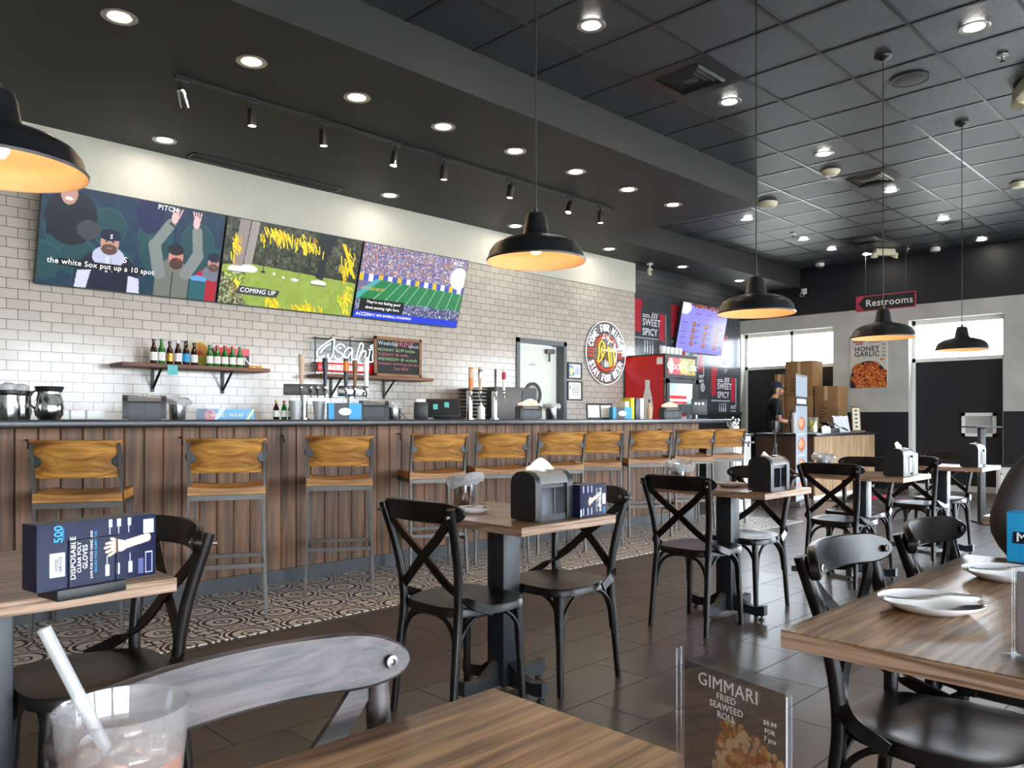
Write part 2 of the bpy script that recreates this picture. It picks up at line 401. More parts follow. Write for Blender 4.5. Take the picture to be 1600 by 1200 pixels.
def copy_thing(root, loc, rz, label, group=None):
    ch = [o for o in COL.objects if o.parent == root]
    r = root.copy(); COL.objects.link(r); r.location = loc; r.rotation_euler = (0, 0, rz); r['label'] = label
    if group: r['group'] = group
    for c in ch:
        d = c.copy(); COL.objects.link(d); d.parent = r
        for g in [o for o in COL.objects if o.parent == c]:
            e = g.copy(); COL.objects.link(e); e.parent = d
    return r
def RT(x, y, z, rx=0, ry=0, rz=0):
    return Matrix.Translation((x, y, z)) @ Matrix.Rotation(rz, 4, 'Z') @ Matrix.Rotation(ry, 4, 'Y') @ Matrix.Rotation(rx, 4, 'X')
def face(x, y, z, ang=0, tilt=0):
    """local x,y plane stood upright facing -Y (ang=0), turned by ang about z; tilt > 0 leans the top towards the viewer"""
    return Matrix.Translation((x, y, z)) @ Matrix.Rotation(ang, 4, 'Z') @ Matrix.Rotation(PI/2+tilt, 4, 'X')

# ================================================================ painter for screens and prints
class Img:
    def __init__(s, w, h, c='#000000'):
        s.w, s.h = w, h; s.a = np.zeros((h, w, 3), np.float32); s.a[:] = s.c(c)
        s.X, s.Y = np.meshgrid((np.arange(w)+.5)/w, (np.arange(h)+.5)/h); s.asp = w/h; s.rs = np.random.RandomState(3)
    def c(s, c): return np.array([int(c[i:i+2], 16)/255 for i in (1, 3, 5)], np.float32) if isinstance(c, str) else np.array(c, np.float32)
    def put(s, mask, c, al=1.0): s.a[mask] = s.a[mask]*(1-al)+s.c(c)*al
    def rect(s, x0, y0, x1, y1, c, al=1): s.put((s.X >= x0) & (s.X < x1) & (s.Y >= y0) & (s.Y < y1), c, al)
    def ell(s, x, y, rx, ry, c, al=1, rot=0):
        dx = (s.X-x)*s.asp; dy = s.Y-y; ca, sa = math.cos(rot), math.sin(rot)
        s.put(((dx*ca+dy*sa)/(rx*s.asp))**2+((-dx*sa+dy*ca)/ry)**2 < 1, c, al)
    def poly(s, P, c, al=1):
        m = np.zeros(s.X.shape, bool); n = len(P)
        for i in range(n):
            x0, y0 = P[i]; x1, y1 = P[(i+1) % n]
            if y0 == y1: continue
            cr = ((s.Y >= min(y0, y1)) & (s.Y < max(y0, y1))) & (s.X < x0+(s.Y-y0)*(x1-x0)/(y1-y0)); m ^= cr
        s.put(m, c, al)
    def line(s, x0, y0, x1, y1, w, c, al=1):
        ax, ay, bx, by = x0*s.asp, y0, x1*s.asp, y1; dx, dy = bx-ax, by-ay; L = dx*dx+dy*dy+1e-9
        t = np.clip(((s.X*s.asp-ax)*dx+(s.Y-ay)*dy)/L, 0, 1)
        s.put((s.X*s.asp-ax-t*dx)**2+(s.Y-ay-t*dy)**2 < (w/2)**2, c, al)
    def noise(s, n, x0, y0, x1, y1, amt):
        g = s.rs.rand(max(2, int(n/s.asp)), n).astype(np.float32)
        iy = np.clip((s.Y*g.shape[0]).astype(int), 0, g.shape[0]-1); ix = np.clip((s.X*g.shape[1]).astype(int), 0, n-1)
        m = (s.X >= x0) & (s.X < x1) & (s.Y >= y0) & (s.Y < y1)
        s.a[m] = np.clip(s.a[m]+((g[iy, ix][m]-.5)*amt)[:, None], 0, 1)
    def crowd(s, x0, y0, x1, y1, n, cols, r=.008):
        for _ in range(n): s.ell(s.rs.uniform(x0, x1), s.rs.uniform(y0, y1), r*s.rs.uniform(.6, 1.3)/s.asp*1.5, r*s.rs.uniform(.8, 1.5), cols[s.rs.randint(len(cols))])
def sheet(name, im, mat, w, h, Mx, parent=None, bend=None):
    """a picture sheet of w x h, lower left corner at the local origin, facing local +z"""
    nx, ny = im.w, im.h
    xs, ys = np.meshgrid(np.linspace(0, w, nx), np.linspace(h, 0, ny)); co = np.zeros((nx*ny, 3), np.float32)
    co[:, 0] = xs.ravel(); co[:, 1] = ys.ravel()
    A = np.array(Mx, np.float32); co = co @ A[:3, :3].T+A[:3, 3]
    idx = np.arange(nx*ny).reshape(ny, nx); q = np.stack([idx[:-1, :-1], idx[1:, :-1], idx[1:, 1:], idx[:-1, 1:]], -1).reshape(-1)
    me = bpy.data.meshes.new(name); me.vertices.add(nx*ny); me.vertices.foreach_set('co', co.ravel())
    nf = (nx-1)*(ny-1); me.loops.add(nf*4); me.loops.foreach_set('vertex_index', q.astype(np.int32)); me.polygons.add(nf)
    me.polygons.foreach_set('loop_start', (np.arange(nf)*4).astype(np.int32)); me.update(calc_edges=True)
    at = me.attributes.new('pic', 'FLOAT_COLOR', 'POINT'); c = im.a.reshape(-1, 3); c = np.where(c <= .04045, c/12.92, ((c+.055)/1.055)**2.4)
    at.data.foreach_set('color', np.concatenate([c, np.ones((len(c), 1))], 1).astype(np.float32).ravel())
    me.materials.append(M[mat]); o = bpy.data.objects.new(name, me); COL.objects.link(o)
    if parent is not None: o.parent = parent
    return o
M['cupclear'] = glassy('clear_drink_cup', (.95, .95, .95), .35, .04, .1, (.9, .85, .85))
M['straw'] = glassy('translucent_straw', (.9, .9, .9), .4, .2, .35, (.65, .66, .66))
M['neonback'] = glassy('grey_tinted_acrylic', (.8, .78, .8), .1, .05)
M['neonclear'] = glassy('clear_acrylic_blue_reflection', (.9, .94, .96), .1, .05)  # the sheet's bluish reflection is put into its tint

# ================================================================ room shell
def S_(mb, name, mats, **k): return struct(mb.done(name, mats, **k))
S_(MB().box(XB, YF, -.1, XW+.25, 9.2, 0), 'floor', 'floor', smooth=False)
S_(MB().box(-1.5, 3.95, 0, 8.55, 5.06, .004), 'floor_patterned_tile', 'pattern', smooth=False)
S_(MB().box(-30, -40, -.3, 60, 40, -.12), 'ground_outside', 'paverout', smooth=False)
S_(MB().box(XB, YF, ZC, XW+.25, 9.2, ZC+.1), 'ceiling', 'ceil', smooth=False)
b = MB()
y = 3.72-.61*14
while y < 8.6:
    if y > YF: b.box(XB, y-.012, ZC-.006, XW, y+.012, ZC+.01)
    y += .61
x = 4.48-.61*13
while x < XW:
    if x > XB: b.box(x-.012, YF, ZC-.005, x+.012, 6.38 if x > 8.12 else 4.27, ZC+.01)
    x += .61
S_(b, 'ceiling_grid', 'tbar', smooth=False)
S_(MB().box(XB, 4.27, ZS, 8.12, 9.2, ZC), 'ceiling_soffit', 'soffit', smooth=False)
S_(MB().box(8.12, 6.38, ZS, XW, 9.2, ZC), 'ceiling_soffit_far', 'soffit', smooth=False)
# tiled wall behind the bar, cream paint above
DX0, DX1, DZ = 7.25, 8.23, 2.2
b = MB()
for a in ((XB, 0, DX0, 3.06), (DX1, 0, 9.82, 3.06), (DX0, DZ, DX1, 3.06)): b.box(a[0], YB, a[1], a[2], YB+.2, a[3])
b.mat(1).box(XB, YB-.012, 3.06, 9.82, YB+.2, ZS)
S_(b, 'wall_back', ['tile', 'cream'], smooth=False)
b = MB().box(9.82, YB+.02, 0, 13.02, YB+.25, ZS); b.mat(1)
for z in (3.1, 3.2, 3.3, 3.4): b.box(9.82, YB+.012, z, 13.02, YB+.02, z+.004)
S_(b, 'wall_back_black', ['bandblack', 'tbar'], smooth=False)
b = MB()
for i in range(32): b.box(9.83+i*.1, YB-.01, 0, 9.92+i*.1, YB+.02, 1.22, .004, 1)
b.box(9.82, YB-.03, 1.22, 13.02, YB+.02, 1.27)
S_(b, 'trim_wainscot_back', 'bandblack', smooth=False)
S_(MB().box(XB, YF, 0, XB-.2, 9.2, ZC), 'wall_left', 'concrete', smooth=False)
S_(MB().box(13.02, 9.0, 0, XW, 9.2, ZS).box(12.8, YB+.25, 0, 13.02, 9.2, ZS), 'wall_right_nook', 'cream', smooth=False)
# street side
b = MB().box(XB, YF-.2, 2.85, XW+.25, YF, ZC)
xs = [XB]+[v for w in WIN_S for v in w]+[XW+.25]
for i in range(0, len(xs), 2): b.box(xs[i], YF-.2, 0, xs[i+1], YF, 2.85)
S_(b, 'wall_front', 'concrete', smooth=False)
for i, (a, c) in enumerate(WIN_S):
    b = MB()
    for x0, z0, x1, z1 in ((a, 0, c, .06), (a, 2.79, c, 2.85), (a, 0, a+.05, 2.85), (c-.05, 0, c, 2.85), ((a+c)/2-.025, 0, (a+c)/2+.025, 2.85)): b.box(x0, YF-.14, z0, x1, YF-.08, z1)
    w = S_(b, 'window_%d' % (i+4), 'black', smooth=False)
    g = MB().box(a+.05, YF-.115, .06, c-.05, YF-.11, 2.79).done('pane', 'glass', w, smooth=False)
# far wall with deep openings
OPN = [(-1.9, 2.3), (3.2, 4.55), (5.79, 7.55)]
b = MB(); ys = [YF, -1.9, 2.3, 3.2, 4.55, 5.79, 7.55, 9.2]
for i in range(0, 8, 2): b.mat(0).box(XW, ys[i], 0, XW+.25, ys[i+1], 2.75)
b.mat(0).box(XW, YF, 2.75, XW+.25, 9.2, 3.0); b.mat(1).box(XW-.004, YF, 3.0, XW+.25, 9.2, ZC)
for i in range(0, 8, 2): b.mat(1).box(XW-.012, ys[i], 0, XW, ys[i+1], 1.26)
S_(b, 'wall_right', ['concrete', 'bandblack'], smooth=False)
b = MB()
for y in (2.3, 4.55, 5.79): pass
def far_window(k, y0, y1, mull, panel=True):
    b = MB(); X0, X1 = XW+.17, XW+.22
    zs = 2.10 if panel else .1
    b.box(X0, y0, 2.68, X1, y1, 2.75).box(X0, y0, zs-.03, X1-.01, y1, zs+.03)
    for y in (y0, y1-.05): b.box(X0, y, 0, X1, y+.05, 2.75)
    for y in mull: b.box(X0, y-.025, 0, X1, y+.025, 2.75)
    if panel: b.box(X0-.03, y0, 0, X1, y1, .09)
    w = S_(b, 'window_%d' % k, 'white', smooth=False)
    MB().box(X0+.02, y0+.05, zs+.03, X0+.026, y1-.05, 2.68).done('pane', 'glass', w, smooth=False)
    if panel: MB().box(X0+.012, y0+.05, .09, X0+.03, y1-.05, zs-.03).done('lower_panel', 'bandblack', w, smooth=False)
far_window(1, 3.2, 4.55, []); far_window(2, 5.79, 7.55, [6.62]); far_window(3, -1.9, 2.3, [-.85, .2, 1.25], False)
S_(MB().box(XW-.02, 2.3, 0, XW-.012, 3.2, .08).box(XW-.02, 4.55, 0, XW-.012, 5.79, .08), 'baseboard_right', 'bandblack', smooth=False)
# door in the tiled wall
b = MB().box(DX0, YB-.02, 0, DX0+.06, YB+.2, DZ).box(DX1-.06, YB-.02, 0, DX1, YB+.2, DZ).box(DX0, YB-.02, DZ-.06, DX1, YB+.2, DZ)
d = S_(b, 'door_1', 'doorgrey', smooth=False)
MB().box(DX0+.06, YB+.1, .01, DX1-.09, YB+.145, DZ-.07).done('door_leaf', 'doorwhite', d)
MB().box(DX1-.09, YB+.15, .01, DX1-.06, YB+.19, DZ-.07).done('door_gap', 'black', d)
MB().box(7.9, YB+.04, 2.03, 8.06, YB+.1, 2.09, .01).bar([(7.95, YB+.05, 2.03), (7.95, YB+.05, 1.92)], .02, .02, (0, 1, 0)).done('door_closer', 'steel', d)
b = MB().at(Matrix.Translation((7.66, YB+.098, 1.47)) @ Matrix.Rotation(PI/2, 4, 'X')); b.lathe([(.125, -.01), (.165, -.01), (.165, .018), (.125, .018), (.125, -.01)], (0, 0), 36, 1, 1.0)
b.done('port_window_rim', 'black', d)
MB().at(Matrix.Translation((7.66, YB+.1, 1.47)) @ Matrix.Rotation(PI/2, 4, 'X')).cyl((0, 0), .126, -.005, .005, 36).done('port_window_pane', 'concrete', d)
b = MB().at(face(7.66, YB+.097, 1.86)).box(-.13, -.035, 0, .13, .035, .002); b.mat(1).at(face(7.66, YB+.094, 1.86)).box(-.07, .004, 0, -.02, .012, .0005).box(-.012, .004, 0, .07, .012, .0005).box(-.03, .03, 0, .03, .035, .0005)
b.done('door_notice', ['doorwhite', 'black_l'], d)

# ================================================================ lights in the ceiling
def downlight(x, y, z, kind, label, group, first=[{}]):
    if kind not in first[0]:
        t = thing('recessed_downlight', label, 'ceiling light', (x, y, z), 0, group)
        MB().lathe([(.062, .0), (.098, 0), (.1, -.004), (.094, -.009), (.066, -.006), (.062, 0)], (0, 0), 32).done('trim_ring', 'trim', t)
        MB().lathe([(0, -.003), (.06, -.003), (.06, -.001), (0, -.001)], (0, 0), 28).done('lens', kind, t)
        first[0][kind] = t
    else: copy_thing(first[0][kind], (x, y, z), 0, label, group)
gw, gs, gt = 'warm downlights along the dark soffit over the bar', 'white downlights close to the tiled wall', 'white downlights in the black tile ceiling'
wl = ['nearest the left of the photo', 'second from the left', 'third from the left', 'fourth from the left', 'fifth from the left', 'sixth from the left', 'seventh from the left', 'rightmost']
for i in range(8): downlight(1.65+i*.822, 4.9, ZS-.001, 'warm', 'warm glowing downlight in the dark soffit, '+wl[i]+' in its row', gw)
sl_ = ['left of the slot vent', 'right of the slot vent', 'behind the central black pendant lamp', 'above the neon circle sign', 'above the black panelled wall', 'at the far end above the menu screen']
for i, x in enumerate([2.65, 4.98, 6.86, 8.71, 10.53, 12.28]): downlight(x, 6.8, ZS-.001, 'cool', 'small white downlight near the tiled wall, '+sl_[i], gs)
tl = [(4.175, 3.415, 'nearest, at the top centre of the photo'), (6.005, 3.415, 'just beyond the nearest square air vent'), (7.86, 3.415, 'beside the round smoke detector'), (9.69, 3.415, 'just beyond the middle square vent'),
      (11.55, 3.4, 'beside the small dark ceiling speaker'), (9.7, 5.25, 'beyond the corner of the soffit'), (11.38, 5.25, 'near the small sprinkler'), (12.37, 5.25, 'in the far left of the tiles'),
      (13.15, 5.0, 'beside the emergency light'), (6.04, 1.585, 'at the top right of the photo'), (13.3, 3.39, 'near the dome camera at far right')]
for x, y, t in tl: downlight(x, y, ZC-.006, 'cool', 'round white downlight in the black ceiling tiles, '+t, gt)
# track with spots
b = MB().box(2.2, 5.445, ZS-.022, 7.05, 5.475, ZS); b.box(2.2, 5.452, ZS-.026, 2.3, 5.468, ZS-.02)
tr = b.done('track_rail', 'black'); tag(tr, 'long black track rail under the dark soffit', 'light track')
sp = None; pos = [2.24, 2.76, 3.36, 4.06, 4.6, 5.45, 6.33, 6.84]
names = ['leftmost, tilted to the left', 'second from the left', 'third from the left', 'fourth from the left', 'fifth from the left', 'sixth, left of the central pendant cord', 'second from the right', 'rightmost at the end of the track']
tl_ = [(.5, -.5), (0, 0), (0, 0), (.06, .15), (.05, 0), (.06, .12), (-.1, .4), (0, .05)]
def spot(i):
    x = pos[i]; rx, ry = tl_[i]
    t = thing('track_spotlight', 'small black track spotlight, '+names[i], 'spotlight', (x, 5.46, ZS-.022), 0, 'spotlights hanging on the black track')
    MB().box(-.05, -.014, -.014, .05, .014, .0, .003).tube([(0, 0, -.01), (0, 0, -.06)], .008, 8).done('stem', 'black', t)
    R = Matrix.Translation((0, 0, -.06)) @ Matrix.Rotation(ry, 4, 'Y') @ Matrix.Rotation(rx, 4, 'X')
    MB().at(R).lathe([(0, .005), (.03, .0), (.034, -.01), (.034, -.125), (.028, -.125), (.028, -.12), (0, -.12)], (0, 0), 20).done('lamp_head', 'chrome' if i in (0, 3) else 'black', t)
    MB().at(R).lathe([(0, -.1215), (.027, -.1215), (.027, -.1205), (0, -.1205)], (0, 0), 16).done('lens', 'spoton', t)
for i in range(8): spot(i)
# slot vent
b = MB().box(2.95, 6.93, ZS-.012, 4.5, 6.945, ZS).box(2.95, 7.065, ZS-.012, 4.5, 7.08, ZS).box(2.95, 6.93, ZS-.012, 2.97, 7.08, ZS).box(4.48, 6.93, ZS-.012, 4.5, 7.08, ZS)
for k in range(3): b.box(2.97, 6.965+k*.033, ZS-.01, 4.48, 6.972+k*.033, ZS)
t = thing('slot_vent', 'long black slot air vent near the tiled wall', 'air vent', (0, 0, 0))
b.done('frame', 'tbar', t, smooth=False); MB().box(2.97, 6.945, ZS-.003, 4.48, 7.065, ZS-.001).done('backing', 'black', t)
def vent(x, y, z, s, label, dark):
    t = thing('ceiling_diffuser', label, 'air vent', (x, y, z-.006), 0, 'square vents in the black ceiling')
    MB().box(-.3, -.3, 0, .3, .3, .002).done('panel', 'tbar', t, smooth=False)
    b = MB()
    for k in range(4):
        r = s*(1-k*.24); q = r-s*.09
        z0, z1 = -.004-.0*k, -.018
        for a in range(4):
            R = Matrix.Rotation(a*PI/2, 4, 'Z'); b.at(R)
            V = [b.v((-r, -r, z0)), b.v((r, -r, z0)), b.v((q, -q, z1+.004*k)), b.v((-q, -q, z1+.004*k))]; b.f(V)
    b.at(Matrix()).box(-s*.2, -s*.2, -.01, s*.2, s*.2, -.006)
    b.done('louvre', 'steel' if x > 8 else 'kick', t, smooth=False)
    MB().box(-s, -s, -.0025, s, s, -.001).done('backing', 'black', t)
vent(5.4, 3.415, ZC, .2, 'nearest square ceiling vent, dark with bent louvres', 0)
vent(9.06, 3.415, ZC, .2, 'middle square ceiling vent, beyond the smoke detector', 0)
vent(12.1, 4.635, ZC, .2, 'farthest square ceiling vent, above the emergency light', 0)
def disc(name, x, y, z, prof, mat, label, cat, n=28): 
    o = MB().lathe(prof, (0, 0), n).done(name, mat, loc=(x, y, z)); tag(o, label, cat); return o
disc('ceiling_speaker', 6.615, 2.19, ZC-.006, [(0, -.006), (.11, -.006), (.125, -.002), (.14, -.006), (.142, 0), (0, 0)], 'soffit', 'large round dark speaker in the ceiling tiles', 'speaker')
disc('ceiling_speaker', 12.0, 3.42, ZC-.006, [(0, -.006), (.11, -.006), (.125, -.002), (.14, -.006), (.142, 0), (0, 0)], 'soffit', 'small-looking far round dark ceiling speaker', 'speaker')
disc('smoke_detector', 8.45, 3.6, ZC-.006, [(0, -.05), (.06, -.05), (.075, -.04), (.1, -.012), (.1, 0), (0, 0)], 'offwhite', 'round white smoke detector on the black ceiling tiles', 'smoke detector')
disc('smoke_detector', 10.4, 2.28, ZC-.006, [(0, -.05), (.06, -.05), (.075, -.04), (.09, -.012), (.09, 0), (0, 0)], 'offwhite', 'white ceiling detector cut off by the right edge', 'smoke detector')
t = thing('fire_strobe', 'oval white fire strobe beside the soffit corner', 'alarm', (9.15, 4.68, ZC-.006))
MB().lathe([(0, -.06), (.09, -.055), (.115, -.03), (.12, 0), (0, 0)], (0, 0), 28).done('housing', 'offwhite', t); MB().box(-.03, -.05, -.075, .03, .05, -.05, .01).done('lens', 'clear', t)
def dome(x, y, z, label):
    t = thing('dome_camera', label, 'security camera', (x, y, z))
    MB().lathe([(0, 0), (.07, 0), (.075, -.03), (.068, -.06), (.05, -.065), (0, -.065)], (0, 0), 24).done('housing', 'white', t)
    MB().sph((0, 0, -.065), (.05, .05, .045), 20, 10).done('dome_lens', 'black', t)
dome(13.4, 4.06, ZC-.006, 'white dome camera on the ceiling above the far window'); dome(13.35, 5.87, ZC-.006, 'white dome camera in the far left ceiling corner')
t = thing('bullet_camera', 'small white bullet camera on the far black wall', 'security camera', (13.68, 6.3, 3.42))
MB().box(-.02, -.05, -.05, 0, .05, .05, .005).tube([(-.02, 0, 0), (-.08, 0, -.03)], .015).done('bracket', 'white', t); MB().tube([(-.05, 0, -.04), (-.2, -.05, -.09)], .035, 16).done('housing', 'white', t)
MB().tube([(-.198, -.05, -.09), (-.206, -.052, -.093)], .028, 16).done('lens', 'black', t)
t = thing('sprinkler_camera', 'small white camera beside the black mural wall ceiling', 'security camera', (9.98, 7.02, ZS))
MB().lathe([(0, 0), (.05, 0), (.05, -.02), (0, -.02)], (0, 0), 20).tube([(0, 0, -.02), (0, 0, -.06)], .012).done('mount', 'white', t); MB().sph((0, 0, -.12), (.045, .045, .065)).done('housing', 'offwhite', t); MB().sph((0, -.035, -.13), .022).done('lens', 'black', t)
def emlight(x, y, rz, label):
    t = thing('emergency_light', label, 'emergency light', (x, y, ZC-.006), rz)
    MB().box(-.16, -.05, -.1, .16, .05, 0, .012).done('housing', 'offwhite', t)
    for s in (-1, 1):
        MB().at(RT(s*.17, -.01, -.1, .5, 0, s*.5)).lathe([(0, .05), (.03, .045), (.055, -.03), (.05, -.035), (0, -.03)], (0, 0), 18).done('lamp_head', 'offwhite', t)
emlight(12.95, 4.66, -.7, 'twin-headed cream emergency light before the far wall'); emlight(7.32, 1.56, .5, 'cream emergency light cut off by the right edge')
def sprinkler(x, y, label):
    t = thing('ceiling_sprinkler', label, 'sprinkler', (x, y, ZC-.006))
    MB().lathe([(0, 0), (.04, 0), (.038, -.008), (.012, -.01), (0, -.01)], (0, 0), 20).done('escutcheon', 'trim', t); MB().lathe([(0, -.01), (.01, -.01), (.008, -.04), (.02, -.042), (.02, -.045), (0, -.045)], (0, 0), 12).done('spray_head', 'chrome', t)
sprinkler(6.655, 1.56, 'chrome sprinkler at the upper right of the ceiling'); sprinkler(10.93, 5.2, 'tiny sprinkler in the far left ceiling tiles'); sprinkler(13.2, 4.4, 'small sprinkler right of the emergency light')
# pendants
def pendant(x, y, zr, label):
    t = thing('pendant_lamp', label, 'pendant lamp', (x, y, zr), 0, 'black dome pendant lamps over the tables')
    R = .215
    prof = [(R+.004, -.002), (R+.006, .006), (R-.001, .014), (R-.01, .045), (.186, .07), (.15, .09), (.105, .103), (.07, .111), (.059, .12), (.047, .19), (.038, .21), (.0, .214)]
    MB().lathe(prof, (0, 0), 56).done('lamp_shade', 'lampblack', t, ang=50)
    MB().lathe([(R+.004, -.002), (R-.004, .003), (R-.016, .043), (.18, .066), (.145, .085), (.1, .098), (.06, .105), (.0, .106)], (0, 0), 56).done('shade_lining', 'lampin', t, ang=50, fix=False)
    MB().lathe([(0, .03), (.018, .034), (.028, .05), (.026, .068), (.013, .088), (.013, .106), (0, .106)], (0, 0), 20).done('light_bulb', 'bulb', t)
    top = ZC-.006-zr
    MB().tube([(0, 0, .21), (0, 0, .235)], .01, 10).tube([(0, 0, .235), (0, 0, top-.02)], .0035, 8).done('cord', 'black', t)
    MB().lathe([(0, top-.035), (.02, top-.03), (.055, top-.012), (.06, top), (0, top)], (0, 0), 28).done('ceiling_canopy', 'black', t)
    l = bpy.data.lights.new('pendant_light', 'POINT'); l.energy = 1.8; l.color = (1, .62, .4); l.shadow_soft_size = .03
    o = bpy.data.objects.new('pendant_light', l); COL.objects.link(o); o.location = (x, y, zr+.02)
pendant(.53, 2.5, 1.825, 'black dome pendant lamp cut off by the left edge')
pendant(2.55, 2.4, 1.845, 'large black dome pendant lamp at the centre of the photo')
pendant(4.24, 2.24, 1.758, 'black dome pendant lamp right of centre, before the menu screen')
pendant(6.06, 2.19, 1.745, 'black dome pendant lamp beneath the Restrooms sign')
pendant(.25, .25, 1.8, 'black dome pendant lamp hanging over the nearest table, above the frame')  # out of view, added to throw warm light on the nearest table
pendant(7.93, 2.18, 1.77, 'farthest black pendant lamp, before the bright window')

# ================================================================ the bar
t = thing('bar_counter', 'long plank-fronted bar with black top', 'bar', (0, 0, 0))
b = MB(); n = int((8.13+1.5)/.115)
for i in range(n+1):
    x0 = -1.5+i*.115; x1 = min(x0+.112, 8.13)
    if x1 > x0: b.box(x0, 5.02, .1, x1, 5.045, 1.1, .006, 1)
b.done('plank_front', 'barwood', t, smooth=False)
MB().box(-1.5, 5.03, 0, 8.13, 5.06, .1).done('kick_board', 'kick', t, smooth=False)
MB().box(-1.5, 4.76, 1.1, 8.43, 5.5, 1.143, .008).done('counter_top', 'counter', t)
MB().box(-1.5, 5.045, .0, 8.1, 5.12, 1.1).box(8.02, 5.045, 0, 8.13, 5.5, 1.1).done('carcass', 'bandblack', t, smooth=False)
b = MB()
for x in (1.2, 2.05, 2.75, 3.75, 4.6, 5.5, 6.4, 7.3): b.lathe([(0, 0), (.014, 0), (.016, -.02), (.0, -.025)], (0, 0), 8) if 0 else b.tube([(x, 5.02, 1.03), (x, 4.985, 1.03), (x, 4.975, 1.0), (x, 4.985, .985)], .006, 8)
b.done('bag_hook', 'black', t)
b = MB().box(-1.5, 6.5, 0, 7.1, 7.12, .88).mat(1).box(-1.5, 6.48, .88, 7.1, 7.14, .92, .006)
o = b.done('back_counter', ['bandblack', 'steel']); tag(o, 'low steel-topped work counter behind the bar', 'counter')
BT = 1.143

# ---------------------------------------------------------------- bar stools (front towards +y)
def stool():
    t = thing('bar_stool', 'x', 'bar stool', (0, 0, 0), 0, 'oak and steel bar stools along the bar')
    W2 = .205
    for s in (-1, 1):
        # rear leg runs up into the back upright
        MB().bar([(s*(W2+.01), -.225, 0), (s*W2, -.19, .42), (s*W2, -.18, .72), (s*W2, -.2, .86), (s*W2, -.245, 1.02)], .03, .016, (1, 0, 0)).done('leg', 'steel', t)
        MB().bar([(s*(W2+.005), .2, 0), (s*(W2-.015), .16, .7)], .024, .016, (1, 0, 0)).done('leg', 'steel', t)
    b = MB()
    b.box(-W2, .14, .675, W2, .165, .705).box(-W2, -.195, .675, W2, -.17, .705)
    for s in (-1, 1): b.box(s*W2-.008, -.18, .68, s*W2+.008, .16, .705)
    b.done('seat_frame', 'steel', t, smooth=False)
    b = MB()
    for y in (-.2, .185): b.box(-W2, y-.008, .28, W2, y+.008, .305)
    for s in (-1, 1): b.box(s*W2-.008, -.2, .33 if 0 else .25, s*W2+.008, .185, .275)
    b.done('footrest', 'steel', t, smooth=False)
    # saddle seat
    b = MB(); nx, ny = 14, 10; G = []
    for j in range(ny+1):
        y = -.2+.4*j/ny; r = []
        for i in range(nx+1):
            q = i/nx*2-1; xx = q*(.213-.02*max(0, (j/ny-.8)*3))
            z = .742+.016*q*q-.012*math.sin(PI*min(1, j/ny*1.2))*(1-q*q)
            r.append((xx, y, z))
        G.append(r)
    top = [[b.v(p) for p in r] for r in G]; bot = [[b.v((p[0], p[1], .708)) for p in r] for r in G]
    for j in range(ny):
        for i in range(nx):
            b.f([top[j][i], top[j][i+1], top[j+1][i+1], top[j+1][i]]); b.f([bot[j][i], bot[j+1][i], bot[j+1][i+1], bot[j][i+1]])
    for i in range(nx): b.f([bot[0][i], bot[0][i+1], top[0][i+1], top[0][i]]); b.f([top[ny][i], top[ny][i+1], bot[ny][i+1], bot[ny][i]])
    for j in range(ny): b.f([top[j][0], top[j+1][0], bot[j+1][0], bot[j][0]]); b.f([bot[j][nx], bot[j+1][nx], top[j+1][nx], top[j][nx]])
    b.done('seat', 'stool', t)
    # curved backrest board, with notches for the round brackets
    b = MB(); nx, nz = 20, 8; F = []; Bk = []
    for k in range(nz+1):
        f = []; g = []; kz = k/nz
        for i in range(nx+1):
            q = i/nx*2-1; zc = .935; hh = .1
            z = zc+(kz*2-1)*hh*(1+.0*q) 
            wx = .205+.012*(kz > .85)
            xx = q*(wx - .02*math.exp(-((z-.93)/.035)**2))
            yy = -.2-(z-.86)*.27-.035*(1-q*q)
            f.append(b.v((xx, yy, z))); g.append(b.v((xx, yy+.018, z)))
        F.append(f); Bk.append(g)
    for k in range(nz):
        for i in range(nx): b.f([F[k][i], F[k][i+1], F[k+1][i+1], F[k+1][i]]); b.f([Bk[k][i], Bk[k+1][i], Bk[k+1][i+1], Bk[k][i+1]])
        b.f([F[k][0], F[k+1][0], Bk[k+1][0], Bk[k][0]]); b.f([F[k+1][nx], F[k][nx], Bk[k][nx], Bk[k+1][nx]])
    for i in range(nx): b.f([F[0][i+1], F[0][i], Bk[0][i], Bk[0][i+1]]); b.f([F[nz][i], F[nz][i+1], Bk[nz][i+1], Bk[nz][i]])
    b.done('backrest', 'stool', t)
    for s in (-1, 1):
        MB().at(Matrix.Translation((s*.192, -.222, .93)) @ Matrix.Rotation(PI/2, 4, 'X')).lathe([(0, -.006), (.036, -.006), (.038, .0), (.034, .005), (0, .005)], (0, 0), 20, .8, 1).done('bracket', 'darkmetal', t)
    return t
st = [(1.42, 4.72, -.5, 'nearest oak bar stool, at the left behind the navy glove box'), (2.15, 4.56, -.46, 'second oak bar stool from the left, standing clear of others'),
      (2.97, 4.62, -.58, 'third oak bar stool from the left, above the patterned floor'), (3.79, 4.66, -.4, 'fourth oak bar stool from the left, behind the cross-back chair'),
      (4.46, 4.64, -.55, 'fifth oak bar stool from the left, below the third tap tower'), (5.17, 4.66, -.5, 'sixth oak bar stool from the left, behind the napkin dispenser'),
      (5.75, 4.66, -.72, 'seventh oak bar stool from the left, touching the sixth'), (6.5, 4.66, -.6, 'eighth oak bar stool from the left, above the far cross-back chair'),
      (7.28, 4.64, -.62, 'second farthest oak bar stool, below the drinks fridge'), (7.93, 4.64, -.7, 'farthest oak bar stool at the end of the bar')]
s0 = stool()
